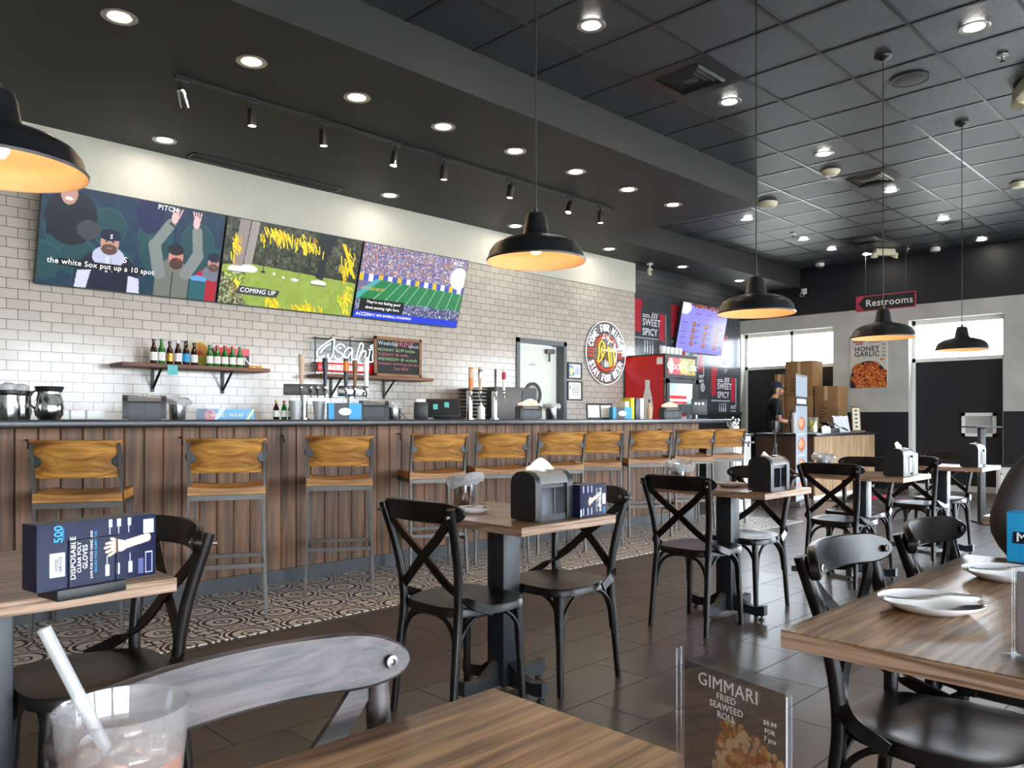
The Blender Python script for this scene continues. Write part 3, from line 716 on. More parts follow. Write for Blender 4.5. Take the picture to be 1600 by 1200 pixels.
for i, (x, y, r, l) in enumerate(st):
    if i == 0: s0.location = (x, y, .004); s0.rotation_euler = (0, 0, r); s0['label'] = l
    else: copy_thing(s0, (x, y, .004), r, l)

# ---------------------------------------------------------------- cross-back chairs (front towards +x)
def smooth_path(P, n=6):
    P = [Vector(p) for p in P]; Q = [P[0]*2-P[1]]+P+[P[-1]*2-P[-2]]; out = []
    for i in range(1, len(Q)-2):
        for k in range(n):
            t = k/n; a, b_, c, d = Q[i-1:i+3]
            out.append(.5*((2*b_)+(c-a)*t+(2*a-5*b_+4*c-d)*t*t+(3*b_-a-3*c+d)*t**3))
    out.append(P[-1]); return out
def chair(railmat='lacquer', fr='lacquer'):
    t = thing('cross_back_chair', 'x', 'chair', (0, 0, 0), 0, 'black cross-back chairs around the tables')
    # seat: rounded trapezoid with a shallow dish
    n = 48; out = []
    for k in range(n):
        a = 2*PI*k/n; c, s = math.cos(a), math.sin(a); e = .52
        x = abs(c)**e*(1 if c > 0 else -1); y = abs(s)**e*(1 if s > 0 else -1)
        out.append((x*.2+.0, y*(.205 if x > 0 else .205-.035*min(1, -x*1.2))))
    def rg(sc, z): return [(p[0]*sc, p[1]*sc, z) for p in out]
    MB().rings([rg(.94, .408), rg(1.0, .414), rg(1.0, .436), rg(.975, .446), rg(.9, .447), rg(.75, .443), rg(.5, .438), rg(.2, .437), rg(.01, .437)]).done('seat', fr, t)
    for s in (-1, 1):
        MB().tube([(.148, s*.15, .42), (.155, s*.155, .3), (.165, s*.168, 0)], [.019, .018, .0135], 14).done('leg', fr, t)
        P = smooth_path([(-.215, s*.175, 0), (-.19, s*.168, .25), (-.172, s*.163, .44), (-.19, s*.178, .62), (-.245, s*.204, .826)])
        MB().tube(P, [.0135+.004*min(1, i/8) for i in range(len(P))], 14).done('leg', fr, t)
        # cross brace: starts at the top of this post, sweeps to the other side of the seat
        P = smooth_path([(-.236, s*.19, .785), (-.222, s*.11, .71), (-.205, s*.0, .625), (-.19, -s*.1, .54), (-.155, -s*.185, .475), (-.05, -s*.214, .43)])
        H_ = []
        b = MB(); R = []
        for i, p in enumerate(P):
            tt = (P[min(i+1, len(P)-1)]-P[max(i-1, 0)]).normalized()
            w = min(1, max(0, (i/(len(P)-1)-.6)/.3)); h = Vector((1, 0, .15)).lerp(Vector((.15, s*1.0 if 0 else -s*1.0, .1)), w)
            h = (h-tt*h.dot(tt)).normalized(); q = tt.cross(h)
            off = Vector((.004*s, 0, 0))
            R.append([p+off+h*.005+q*.017, p+off+h*.005-q*.017, p+off-h*.005-q*.017, p+off-h*.005+q*.017])
        b.rings(R); b.done('cross_brace', fr, t)
        # bent hoops under the seat
        P = smooth_path([(.148, s*.165, .2), (.135, s*.165, .33), (.07, s*.165, .4), (-.02, s*.165, .408), (-.1, s*.165, .4), (-.165, s*.168, .33), (-.185, s*.17, .2)], 5)
        MB().tube(P, .0085, 10).done('hoop_brace', fr, t)
    P = smooth_path([(.163, -.155, .2), (.155, -.14, .33), (.15, -.07, .4), (.15, .07, .4), (.155, .14, .33), (.163, .155, .2)], 5)
    MB().tube(P, .0085, 10).done('hoop_brace', fr, t)
    P = smooth_path([(-.185, -.16, .22), (-.178, -.14, .34), (-.17, -.07, .4), (-.17, .07, .4), (-.178, .14, .34), (-.185, .16, .22)], 5)
    MB().tube(P, .0085, 10).done('hoop_brace', fr, t)
    # top rail: bent board with rounded ends on the seat side of the posts
    b = MB(); n = 44; R = []
    for i in range(n+1):
        q = -math.cos(PI*i/n); y = q*.232; x = -.2-.062*(1-q*q)
        e = max(0, (abs(q)-.62)/.38); hh = .038*math.sqrt(max(.0, 1-e**2.2))+.002; zc = .804+.004*(1-q*q); lean = .2
        dxdy = .062*2*q/.232; nrm = Vector((1, -dxdy, lean)).normalized(); up = Vector((-lean, 0, 1)).normalized(); p = Vector((x, y, zc)); th = .011; ch_ = min(.004, hh*.3)
        R.append([p+nrm*th*.65+up*hh, p+nrm*th+up*(hh-ch_), p+nrm*th-up*(hh-ch_), p+nrm*th*.65-up*hh, p-nrm*th*.65-up*hh, p-nrm*th-up*(hh-ch_), p-nrm*th+up*(hh-ch_), p-nrm*th*.65+up*hh])
    rail = b.rings(R).done('top_rail', railmat, t, ang=24)
    for s in (-1, 1):
        b = MB().at(Matrix.Translation((-.197, s*.199, .804)) @ Matrix.Rotation(PI/2-.1, 4, 'Y')); b.lathe([(0, .003), (.0035, .002), (.0045, .005), (.0095, .004), (.01, 0), (0, 0)], (0, 0), 16)
        b.done('screw', 'screw', rail)
        b = MB().at(Matrix.Translation((-.262, s*.203, .795)) @ Matrix.Rotation(-PI/2-.1, 4, 'Y')); b.lathe([(0, .005), (.007, .004), (.007, -.01), (0, -.01)], (0, 0), 12)
        b.done('screw', 'screw', rail)
    return t
c0 = chair()
ch = [(.735, 2.4, PI, 'black cross-back chair pushed under the left table with the glove box'),
      (2.09, 2.36, 0, 'black cross-back chair at the left side of the middle table'),
      (2.61, 2.33, PI, 'black cross-back chair at the right side of the middle table, back behind the dispenser'),
      (3.87, 2.39, 0, 'black cross-back chair at the left side of the table right of centre'),
      (4.43, 2.42, PI, 'black cross-back chair on the far side of the table right of centre'),
      (5.6, 2.3, 0, 'black cross-back chair at the left of the third table along, before the register'),
      (6.17, 2.42, PI, 'black cross-back chair at the right of the third table along'),
      (7.12, 2.28, 0, 'black cross-back chair at the left of the farthest table'),
      (7.75, 2.3, PI, 'black cross-back chair at the far side of the farthest table'),
      (2.0, .59, -PI/2, 'black cross-back chair at the right foreground table, nearer one'),
      (2.55, .56, -PI/2, 'black cross-back chair at the right foreground table, farther one')]
for i, (x, y, r, l) in enumerate(ch):
    if i == 0: c0.location = (x, y, 0); c0.rotation_euler = (0, 0, r); c0['label'] = l
    else: copy_thing(c0, (x, y, 0), r, l)
c7 = chair('greywood', 'greywood'); c7.location = (.475, .72, 0); c7.rotation_euler = (0, 0, -PI/2)
c7['label'] = 'worn grey-brown cross-back chair tucked under the nearest table beside the drink'
del c7['group']

# ---------------------------------------------------------------- tables
def table(x0, y0, x1, y1, label, col=True, feet=.24, group='square oak topped tables in a row'):
    cx, cy = (x0+x1)/2, (y0+y1)/2
    t = thing('dining_table', label, 'table', (cx, cy, 0), 0, group); hx, hy = (x1-x0)/2, (y1-y0)/2
    MB().box(-hx, -hy, .748, hx, hy, .75).done('table_top', 'table', t, smooth=False)
    MB().box(-hx, -hy, .716, hx, hy, .748, .001, 1).done('edge_band', 'tedge', t, smooth=False)
    MB().box(-.05, -.05, .03, .05, .05, .716, .006).done('pedestal_column', 'darkmetal', t)
    MB().box(-hx*.6, -hy*.6, .706, hx*.6, hy*.6, .716).done('mounting_plate', 'darkmetal', t)
    for k in range(4):
        b = MB().at(Matrix.Rotation(k*PI/2, 4, 'Z')); up = []; 
        pf = [(.05, .03), (.05, .13), (.07, .115), (.12, .08), (.18, .072), (feet, .085), (feet, .03), (.2, .022), (.12, .03), (.08, .03)]
        b.at(Matrix.Rotation(k*PI/2, 4, 'Z') @ Matrix.Rotation(PI/2, 4, 'X')).prism(pf, -.02, .02)
        b.at(Matrix.Rotation(k*PI/2, 4, 'Z')).cyl((feet-.025, 0), .006, .012, .03, 10).cyl((feet-.025, 0), .016, 0, .012, 16)
        b.done('foot', 'darkmetal', t)
    return t
table(.15, 2.0, .81, 2.76, 'left oak topped table with the navy glove box')
table(2.07, 2.02, 2.63, 2.78, 'oak topped table at the centre, with napkin dispenser and steel tumbler')
table(3.92, 2.02, 4.48, 2.78, 'oak topped table right of centre, with black napkin dispenser and blue box')
table(5.62, 1.9, 6.18, 2.66, 'oak topped table third along the row, before the register counter')
table(7.19, 1.83, 7.75, 2.58, 'farthest oak topped table in the row')
table(1.42, -.05, 2.6, .70, 'large oak topped table at the right foreground with two white plates', group='foreground tables')
table(-.34, .09, .81, .85, 'nearest oak topped table at the bottom with the iced drink', group='foreground tables')
table(3.66, .17, 4.8, .93, 'oak topped table partly seen at the right edge behind the seated person', group='foreground tables')

# ================================================================ screens on the tiled wall
def tv(x0, x1, label, im, group=None, z0=2.225, y0=7.12, tilt=.29, h=.8, glow='screen', words=[]):
    w = x1-x0; t = thing('television', label, 'television', ((x0+x1)/2, y0, z0), 0, group)
    F = face(-w/2, 0, 0, 0, tilt); G = F @ Matrix.Translation((0, 0, 0))
    MB().at(F).box(.004, 0, -.05, w-.004, h, .0, .004).done('casing', 'black', t)
    b = MB().at(F); e = .007
    for q in ((.004, 0, w-.004, e), (.004, h-e, w-.004, h), (.004, 0, .004+e, h), (w-.004-e, 0, w-.004, h)): b.box(q[0], q[1], 0, q[2], q[3], .004)
    b.done('bezel', 'black', t, smooth=False)
    MB().box(-.2, -.0, .25, .2, .06, .55).done('wall_mount', 'black', t)
    s = sheet('screen', im, glow, w-.02, h-.014, F @ Matrix.Translation((.01, .007, .002)), t)
    for (tx, px, py, sz, mt, al, sk) in words:
        b = MB().at(F @ Matrix.Translation((.01+px*(w-.02), .007+(1-py)*(h-.014), .0035)) @ Matrix(((1, sk, 0, 0), (0, 1, 0, 0), (0, 0, 1, 0), (0, 0, 0, 1))))
        b.text(tx, sz, .0004, al).done('caption', mt, s, smooth=False)
    return t
def person_pic(im, x, y, s, cap, face_, coat, hands=False, hood=None):
    im.ell(x, y+.34*s, .15*s, .28*s, coat); im.rect(x-.15*s, y+.34*s, x+.15*s, 1, coat)
    if hood: im.ell(x, y+.13*s, .075*s, .1*s, hood)
    im.ell(x, y, .042*s, .1*s, face_); im.ell(x, y+.06*s, .038*s, .05*s, '#5a4238')
    im.ell(x-.016*s, y-.01*s, .006*s, .008*s, '#2a1c18'); im.ell(x+.016*s, y-.01*s, .006*s, .008*s, '#2a1c18'); im.ell(x, y+.05*s, .014*s, .008*s, '#a06058')
    im.ell(x, y-.07*s, .048*s, .055*s, cap); im.ell(x+.004*s, y-.04*s, .05*s, .015*s, cap)
im = Img(300, 164, '#12344a')
im.rect(0, 0, 1, .35, '#14304c'); im.noise(30, 0, 0, 1, 1, .05)
for (x, y) in ((.12, .3), (.34, .2), (.6, .22), (.85, .2), (.2, .55), (.4, .62), (.62, .4), (.95, .45), (.02, .62), (.78, .75)):
    im.ell(x, y+.14, .1, .2, '#1b4d55'); im.ell(x, y+.15, .092, .18, '#174349')
im.ell(.15, .3, .13, .28, '#0d1122'); im.rect(.03, .3, .28, .5, '#0d1122'); im.ell(.13, .07, .042, .11, '#b98f83'); im.ell(.13, .12, .02, .015, '#f3e9e6'); im.ell(.12, .1, .05, .012, '#30201f', .0)
im.ell(.24, .4, .06, .1, '#3f3f45'); im.ell(.56, .12, .08, .22, '#141c4c')
person_pic(im, .355, .5, 1.15, '#0f1836', '#c4917f', '#10152e', hood='#b9bed6')
im.poly([(.2, .82), (.27, .8), (.25, 1), (.19, 1)], '#c8cbe0'); im.poly([(.47, .82), (.53, .84), (.54, 1), (.47, 1)], '#c8cbe0')
im.line(.35, .66, .35, .8, .02, '#d3d6e4'); im.line(.37, .66, .38, .8, .01, '#9aa0b8')
im.ell(.72, .82, .1, .26, '#6d7067'); im.rect(.62, .78, .82, 1, '#6d7067')
im.line(.64, .75, .6, .45, .13, '#7d8482'); im.line(.6, .45, .68, .2, .11, '#7d8482'); im.line(.8, .72, .86, .5, .13, '#7d8482'); im.line(.86, .5, .84, .24, .11, '#7d8482')
im.ell(.7, .13, .02, .06, '#e6b7b8'); im.ell(.83, .14, .02, .07, '#e6b7b8')
for k in range(4): im.line(.69+k*.011, .12, .685+k*.018, .03, .014, '#e6b7b8'); im.line(.82+k*.009, .12, .805+k*.016, .03, .014, '#e6b7b8')
im.line(.675, .19, .71, .23, .02, '#15151c')
im.ell(.73, .55, .045, .1, '#c48678'); im.ell(.735, .62, .04, .065, '#4a2c25'); im.ell(.745, .58, .012, .02, '#7a2f30'); im.ell(.725, .47, .05, .06, '#14141b'); im.line(.72, .72, .72, 1, .008, '#2b2d2b')
person_pic(im, .965, .56, .9, '#131a38', '#b98580', '#a8142c', hood='#6d7180')
im.ell(.88, .76, .05, .04, '#5a9bd4'); im.rect(.83, .78, .93, 1, '#1f5a63')
im.rect(.1, .72, .56, .79, '#0a0a0c'); im.noise(280, 0, 0, 1, 1, .05)
words = [('the white Sox put up a 10 spot', .33, .755, .062, 'glowtext', 'CENTER', 0), ('PITCH', .655, .02+.02, .06, 'glowtext', 'CENTER', 0), ('S', .36, .435, .05, 'glowtext', 'CENTER', .1), ('S', .445, .72-.06, .07, 'glowtext', 'CENTER', .1)]
tv(1.755, 3.235, 'left television showing baseball fans, one with raised arms', im, 'three televisions side by side', words=words)
im = Img(300, 164, '#2c2f22')
im.rect(0, 0, 1, .5, '#3a3d2c'); im.noise(60, 0, 0, 1, .5, .22); im.noise(26, 0, .1, 1, .5, .15)
im.poly([(0, .55), (.2, .5), (1, .56), (1, 1), (0, 1)], '#8fa544')
im.noise(30, .0, .5, 1, 1, .05)
im.line(.12, 0, .1, .5, .13, '#8f8480'); im.line(.19, 0, .17, .48, .1, '#9a908c'); im.ell(.1, .585, .06, .045, '#eceaf0'); im.ell(.18, .56, .06, .045, '#eceaf0'); im.rect(.05, .61, .16, .625, '#48454c')
im.line(.27, .0, .28, .56, .01, '#151414'); im.ell(.28, .575, .018, .014, '#23211f'); im.ell(.36, .58, .009, .015, '#ffffff'); im.ell(.43, .61, .009, .015, '#ffffff')
im.line(.62, .18, .53, .61, .006, '#2a2a2a'); im.ell(.515, .62, .03, .02, '#d5d5d8'); im.poly([(.66, .0), (.8, .0), (.74, .3), (.73, .58), (.67, .56), (.68, .3)], '#17171d'); im.ell(.7, .62, .06, .035, '#f1f0f4'); im.rect(.64, .64, .76, .655, '#33323a')
rs = np.random.RandomState(5)
for cx, cy, n, sx_, sy_ in ((.35, .1, 60, .12, .08), (.55, .16, 50, .1, .1), (.07, .3, 30, .03, .15), (.1, .78, 26, .04, .09), (.9, .35, 40, .05, .2), (.93, .75, 40, .05, .15), (.62, .95, 50, .12, .08), (.38, .9, 34, .06, .07)):
    for _ in range(n):
        x = cx+rs.randn()*sx_*.5; y = cy+rs.randn()*sy_*.5; a = rs.uniform(-.6, .6)
        im.line(x, y, x+.03*math.cos(a+1), y+.09*math.sin(a+1), .012, ['#f7e616', '#f0cf12', '#f9dc1c', '#dca012'][rs.randint(4)])
im.poly([(.84, .08), (.87, .08), (.99, .5), (.97, .5)], '#f0c714')
im.poly([(0, .62), (.1, .75), (.2, 1), (0, 1)], '#6b6b55', .8); im.noise(90, 0, .62, .16, 1, .5)
im.poly([(.13, .77), (.42, .78), (.4, .87), (.11, .87)], '#3b3b3f')
tv(3.245, 4.71, 'middle television showing a golf green framed by yellow brush strokes', im, 'three televisions side by side', words=[('COMING UP', .262, .822, .062, 'glowtext', 'CENTER', .1)])
im = Img(300, 164, '#6a6790')
im.crowd(0, 0, 1, .42, 2600, ['#a9a3bf', '#c79a4a', '#4a4f9a', '#d2cade', '#6f6b99', '#b4704e'], .007)
im.rect(0, .4, 1, .5, '#3c4fae'); 
for k in range(12): im.rect(k*.085, .4, k*.085+.04, .5, ['#d6b52c', '#e8e8f2'][k % 2])
im.poly([(.15, .46), (1, .5), (1, .86), (-.05, .74)], '#1d7a45')
im.poly([(-.05, .74), (.15, .46), (.2, .46), (.02, .74)], '#46a3a6')
for k in range(9): im.line(.3+k*.085, .47+.003*k, .14+k*.1, .76+.012*k, .007, '#b5dcc0')
im.rect(0, .76, 1, .9, '#42466e'); im.crowd(0, .74, 1, .9, 700, ['#8a90c0', '#c9c6d8', '#2c2f55', '#6d6f99'], .007)
im.rect(.04, .73, .44, .9, '#0b0b0e'); im.rect(0, .9, 1, 1, '#1136c9'); im.ell(.93, .28, .09, .16, '#fbfbf4', .8)
tv(4.72, 6.185, 'right television showing a football stadium above a blue caption bar', im, 'three televisions side by side',
   words=[("They're not feeling good", .25, .775, .042, 'glowtext', 'CENTER', .1), ('about punting right here.', .25, .85, .042, 'glowtext', 'CENTER', .1), ('ACCDN', .02, .95, .05, 'glowtext', 'LEFT', .2), ('ACC 2025 BASEBALL STANDINGS', .14, .95, .036, 'glowtext', 'LEFT', .1), ('PITTSBURGH', .13, .6, .05, 'glowgold', 'CENTER', 1.2), ('ACC', .9, .06, .07, 'glowtext', 'CENTER', .3)])
# menu screen
im = Img(220, 126, '#8782d8'); im.noise(14, 0, 0, 1, 1, .03)
im.rect(0, 0, 1, .05, '#5b3a55'); im.crowd(.25, 0, 1, .07, 90, ['#8a4a3a', '#3a2436', '#a35a3a'], .02)
for c in range(3):
    for r in range(4):
        x, y = .3+c*.26, .42+r*.13+c*.02; im.ell(x, y, .035, .055, '#3b2030'); im.ell(x, y, .028, .045, '#a55c38'); im.ell(x-.006, y-.01, .012, .02, '#c98a4a')
        for k in range(3): im.rect(x+.06, y-.03+k*.025, x+.06+.08*(1-.2*k), y-.02+k*.025, '#43407e')
for k in range(8): im.rect(.05, .4+k*.06, .17, .412+k*.06, '#504c94')
for c in range(3):
    for k in range(4): im.rect(.3+c*.23, .14+k*.045, .42+c*.23, .152+k*.045, ['#b3538a', '#504c94'][k % 2])
im.ell(.07, .1, .12, .14, '#ffffff', .75)
tv(10.85, 12.28, 'menu screen with a violet background tilted on the mural wall', im, None, 2.24, 7.15, .2, .8, 'menuscreen')

# ================================================================ mural
t = thing('wall_mural', 'grey and red printed mural with chicken slogans on the far back wall', 'mural', (9.83, YB+.012, 1.27))
im = Img(330, 180, '#3e4146'); im.noise(60, 0, 0, 1, 1, .05)
RED = '#a92e3c'; MW, MH = 3.19, 1.75; cells = []
for (ox, oy, s) in ((0, .02, 1.0), (1.0, .02, 1.0), (1.25, .55, .85), (.05, .95, .9), (2.05, .25, .8), (2.2, .95, 1.0)):
    cells.append((ox, oy, s))
def mrect(x0, y0, x1, y1, c): im.rect(x0/MW, y0/MH, x1/MW, y1/MH, c)
for ox, oy, s in cells:
    mrect(ox, oy+.02*s, ox+.16*s, oy+.52*s, RED); mrect(ox+.16*s, oy+.02*s, ox+.2*s, oy+.14*s, RED); mrect(ox+.66*s, oy+.2*s, ox+.8*s, oy+.62*s, RED); mrect(ox+.83*s, oy+.2*s, ox+.845*s, oy+.7*s, '#b9bcc0')
    mrect(ox, oy+.6*s, ox+.62*s, oy+.612*s, '#b9bcc0')
    for k in range(4): im.ell((ox+(.27+k*.07)*s)/MW, (oy+.78*s)/MH, .018*s/MW, .075*s/MH, '#c9ccd0'); mrect(ox+(.262+k*.07)*s, oy+.64*s, ox+(.278+k*.07)*s, oy+.75*s, '#c9ccd0')
    for r, c in ((.08, '#c9ccd0'), (.06, '#3e4146'), (.04, '#c9ccd0'), (.02, '#3e4146')): im.ell((ox+.8*s)/MW, (oy+.93*s)/MH, r*s/MW, r*s/MH, c)
sheet('print', im, 'pics', MW, MH, face(0, 0, 0), t)
b = MB(); b2 = MB()
for ox, oy, s in cells:
    def T(bb, tx, x, y, sz): bb.at(face(min(ox+x*s, 2.9), -.003, MH-(oy+y*s))).text(tx, sz*s, .0004, 'LEFT', .02)
    if ox+.55*s < 3.1:
        T(b, 'SWEET', .2, .36, .15); T(b, 'SPICY', .2, .51, .15); T(b2, 'KOREAN.', .24, .09, .17)
        T(b, 'BEST', .66, .72, .08); T(b, 'BEST', .66, .81, .08); b.at(face(0, -.003, MH)); [b.prism([(ox+(.43+k*.06)*s, -oy-.29*s), (ox+(.46+k*.06)*s, -oy-.29*s), (ox+(.49+k*.06)*s, -oy-.2*s), (ox+(.46+k*.06)*s, -oy-.2*s)], 0, .0004) for k in range(3)]; b.box(ox+.2*s, -oy-.25*s, 0, ox+.38*s, -oy-.235*s, .0004).box(ox+.2*s, -oy-.28*s, 0, ox+.4*s, -oy-.265*s, .0004)
b.done('white_lettering', 'lilac', t, smooth=False); b2.done('black_lettering', 'black_l', t, smooth=False)

# ================================================================ drinks fridge
t = thing('drinks_fridge', 'red and black glass-door drinks fridge with a white bottle print', 'fridge', (9.52, 6.43, 0))
MB().box(0, 0, 0, .83, .68, .16).box(0, .03, .16, .04, .68, 1.74).box(.79, .03, .16, .83, .68, 1.74).box(0, .64, .16, .83, .68, 1.74).box(0, 0, 1.74, .83, .68, 2.08).done('cabinet', 'black', t, smooth=False)
MB().box(-.006, .03, .05, -.001, .7, 2.06).done('side_panel', 'red', t)
MB().box(.041, .6, .17, .789, .63, 1.73).box(.041, .05, .17, .05, .6, 1.73).box(.78, .05, .17, .789, .6, 1.73).box(.05, .05, 1.715, .78, .6, 1.73).done('lining', 'fridgein', t)
b = MB()
for z in (.5, .8, 1.1, 1.36): b.box(.05, .06, z, .78, .58, z+.012)
b.done('shelf', 'white', t)
b = MB().box(0, -.03, .17, .07, -.0, 1.72).box(.76, -.03, .17, .83, 0, 1.72).box(0, -.03, .17, .83, 0, .23).box(0, -.03, 1.66, .83, 0, 1.72)
d = b.done('door', 'black', t); MB().box(.07, -.018, .23, .76, -.012, 1.66).done('pane', 'glass', d); MB().tube([(.72, -.03, .9), (.72, -.06, .93), (.72, -.06, 1.25), (.72, -.03, 1.28)], .01, 8).done('handle', 'chrome', d)
l = bpy.data.lights.new('fridge_lamp', 'AREA'); l.shape = 'RECTANGLE'; l.size = .7; l.size_y = .03; l.energy = 9; l.color = (.9, 1, .97)
lo = bpy.data.objects.new('fridge_lamp', l); COL.objects.link(lo); lo.parent = t; lo.location = (.41, .06, 1.7); lo.rotation_euler = (.5, 0, 0)
im = Img(120, 44, '#c9a35a'); im.rect(0, 0, .45, 1, '#c53a40'); im.ell(.6, .5, .2, .4, '#e9cf6c'); im.ell(.85, .5, .14, .4, '#98a84a'); im.ell(.12, .5, .08, .45, '#ead9d2'); im.noise(30, 0, 0, 1, 1, .2)
h = sheet('header_sign', im, 'screen', .72, .24, face(.055, -.008, 1.79), t)
MB().at(face(.415, -.012, 1.91)).text('Coca-Cola', .17, .001).done('lettering', 'glowtext', h, smooth=False)
bot = [(0, 0), (.09, 0), (.1, .12), (.08, .3), (.1, .45), (.075, .62), (.04, .74), (.04, .86), (-.04, .86), (-.04, .74), (-.075, .62), (-.1, .45), (-.08, .3), (-.1, .12), (-.09, 0)]
MB().at(Matrix.Translation((-.007, .3, .85)) @ Matrix.Rotation(-PI/2, 4, 'Z') @ Matrix.Rotation(PI/2, 4, 'X')).prism(bot, 0, .002).done('bottle_print', 'white', t, smooth=False)
MB().box(-.008, .04, 1.93, -.006, .14, 2.03).done('sticker', 'paper', t)
can = None
for z, n0 in ((1.372, 'upper'), (.812, 'middle'), (1.112, 'lower')):
    for k in range(7):
        lb = 'red and white drink can on the %s fridge shelf, %s' % (n0, ['leftmost', 'second', 'third', 'in the middle', 'fifth', 'sixth', 'rightmost'][k])
        if can is None:
            can = thing('drink_can', lb, 'can', (0, 0, 0), 0, 'cans in the drinks fridge'); MB().lathe([(0, 0), (.026, 0), (.032, .008), (.032, .105), (.026, .118), (0, .116)], (0, 0), 18).done('can_body', 'red', can)
            MB().lathe([(.0325, .03), (.0325, .07)], (0, 0), 18).done('white_band', 'paper', can); can.location = (9.63+k*.095, 6.55, z)
        else: copy_thing(can, (9.63+k*.095, 6.55, z), 0, lb)
for k in range(5):
    o = MB().lathe([(0, 0), (.035, 0), (.045, .1), (.04, .12), (0, .12)], (0, 0), 16).done('cup_stack', 'white', loc=(9.7+k*.11, 6.6, 2.08)); tag(o, 'white cup stack on top of the drinks fridge, %s' % ['first from left', 'second', 'third', 'fourth', 'rightmost'][k], 'cups', 'white cups on the fridge')

# ================================================================ shelves and what stands on them
def shelf(x0, x1, z, label, br):
    t = thing('wall_shelf', label, 'shelf', (x0, 6.88, z), 0, 'walnut shelves on the tiled wall'); w = x1-x0
    MB().box(0, 0, 0, w, .295, .035, .003).done('board', 'shelfwood', t)
    for x in br:
        MB().bar([(x-x0, .285, 0), (x-x0, .285, -.2)], .025, .006, (0, 1, 0)).bar([(x-x0, .285, -.003), (x-x0, .04, -.003)], .025, .006, (0, 0, 1)).bar([(x-x0, .283, -.17), (x-x0, .1, -.006)], .022, .006, (0, 1, 1)).done('bracket', 'black', t)
shelf(2.34, 3.66, 1.585, 'left walnut wall shelf holding beer and soju bottles', (2.69, 3.33)); shelf(4.22, 5.64, 1.565, 'right walnut wall shelf holding the neon sign and chalkboard', (4.5, 5.17))
def bottle(x, y, z, kind, h, label, group, capm, lab=('#e8e4da', '#444444'), r=.029):
    t = thing('bottle', label, 'bottle', (x, y, z), 0, group); s = h/.21
    MB().lathe([(0, 0), (r*.9, 0), (r, .006*s), (r, .115*s), (r*.8, .14*s), (r*.42, .165*s), (r*.4, .2*s), (r*.45, .203*s), (0, .203*s)], (0, 0), 18).done('glass_body', kind, t)
    MB().lathe([(r*.5, .188*s), (r*.52, .21*s), (0, .212*s)], (0, 0), 14).done('cap', capm, t)

    b = MB().lathe([(r+.0006, .03*s), (r+.0006, .1*s)], (0, 0), 18); lo = b.done('paper_label', lab[0] if lab[0] in M else 'paper', t)
    b = MB()
    for k in range(3): b.at(face(0, -r-.0012, (.085-k*.02)*s)).text(['MAX', 'BEER', '500'][k] if 0 else ['O', 'lll', 'o'][k], .018*s, .0002)
    b.done('label_print', lab[1], lo, smooth=False)
for i, (x, k, h, c, pr_) in enumerate([(2.635, 'amber', .215, 'black', 'black_l'), (2.702, 'gbottle', .22, 'green', 'green'), (2.772, 'amber', .205, 'black', 'gold'), (2.843, 'amber', .215, 'white', 'ink_red'), (2.915, 'amber', .215, 'black', 'navy'), (2.988, 'amber', .205, 'black', 'navy')]):
    bottle(x, 7.0, 1.62, k, h, 'beer bottle on the left shelf, %s' % ['leftmost, brown with white neck', 'green glass, second from left', 'brown with a gold print, third', 'brown with pale cap, fourth', 'brown with blue label, fifth', 'brown with oval label, nearest the tin sign'][i], 'brown and green beer bottles on the shelf', c, (['paper', 'paper', 'gold', 'paper', 'bluecard', 'paper'][i], pr_))
for i, (x, c, p_) in enumerate([(3.12, 'green', 'tealnote'), (3.19, 'red', 'ink_red'), (3.262, 'ink_red', 'ink_red'), (3.335, 'red', 'ink_pink'), (3.405, 'green', 'green')]):
    bottle(x, 6.98, 1.62, 'gbottle', .195, 'green soju bottle with pale label, %s' % ['leftmost with green cap', 'second with red cap', 'third, pink red cap', 'fourth with red cap', 'rightmost with green cap'][i], 'green soju bottles on the shelf', c, (0, p_))
im = Img(60, 70, '#b9b49f'); im.ell(.5, .45, .4, .38, '#c0892f')
for k in range(13):
    a = PI*k/12; im.line(.5, .55, .5+.4*math.cos(a)/1, .55-.42*math.sin(a), .02, '#7d2f1d')
im.rect(.1, .6, .9, 1, '#86893a')
t = thing('tin_sign', 'tin sign with an orange sunburst behind the soju bottles', 'sign', (2.985, 7.12, 1.62), 0); MB().box(0, 0, 0, .21, .008, .245, .002).done('plate', 'offwhite', t)
p = sheet('print', im, 'pic', .2, .235, face(.005, -.001, .005), t); MB().at(face(.08, -.004, .12)).text('SH', .06, .0004).done('lettering', 'ink_red', p, smooth=False)
t = thing('bar_sign', 'black and red sign ending in ON at the right of the bottles', 'sign', (3.22, 7.1, 1.62)); MB().box(0, 0, 0, .34, .01, .19, .002).done('plate', 'black', t)
MB().at(face(0, -.001, 0)).prism([(.0, .19), (.34, .19), (.34, .13), (.1, .1), (0, .1)], 0, .001).done('red_field', 'red', t); MB().at(face(.27, -.003, .07)).text('ON', .11, .0004).done('lettering', 'paper', t, smooth=False)
t = thing('paper_note', 'teal sticky note hanging on the edge of the left shelf', 'note', (2.745, 6.876, 1.575)); MB().box(-.04, -.002, -.05, .045, 0, .035).done('sheet', 'tealnote', t)
for k in range(4): tag(MB().box(-.016, -.02, 0, .016, .02, .026, .003).done('small_packet', ['orange', 'gold', 'orange', 'yellow'][k], loc=(3.515+k*.036, 7.0, 1.62)), 'tiny packet at the right end of the bottle shelf, %s' % ['leftmost', 'second', 'third', 'rightmost'][k], 'packet', 'small packets on the shelf end')
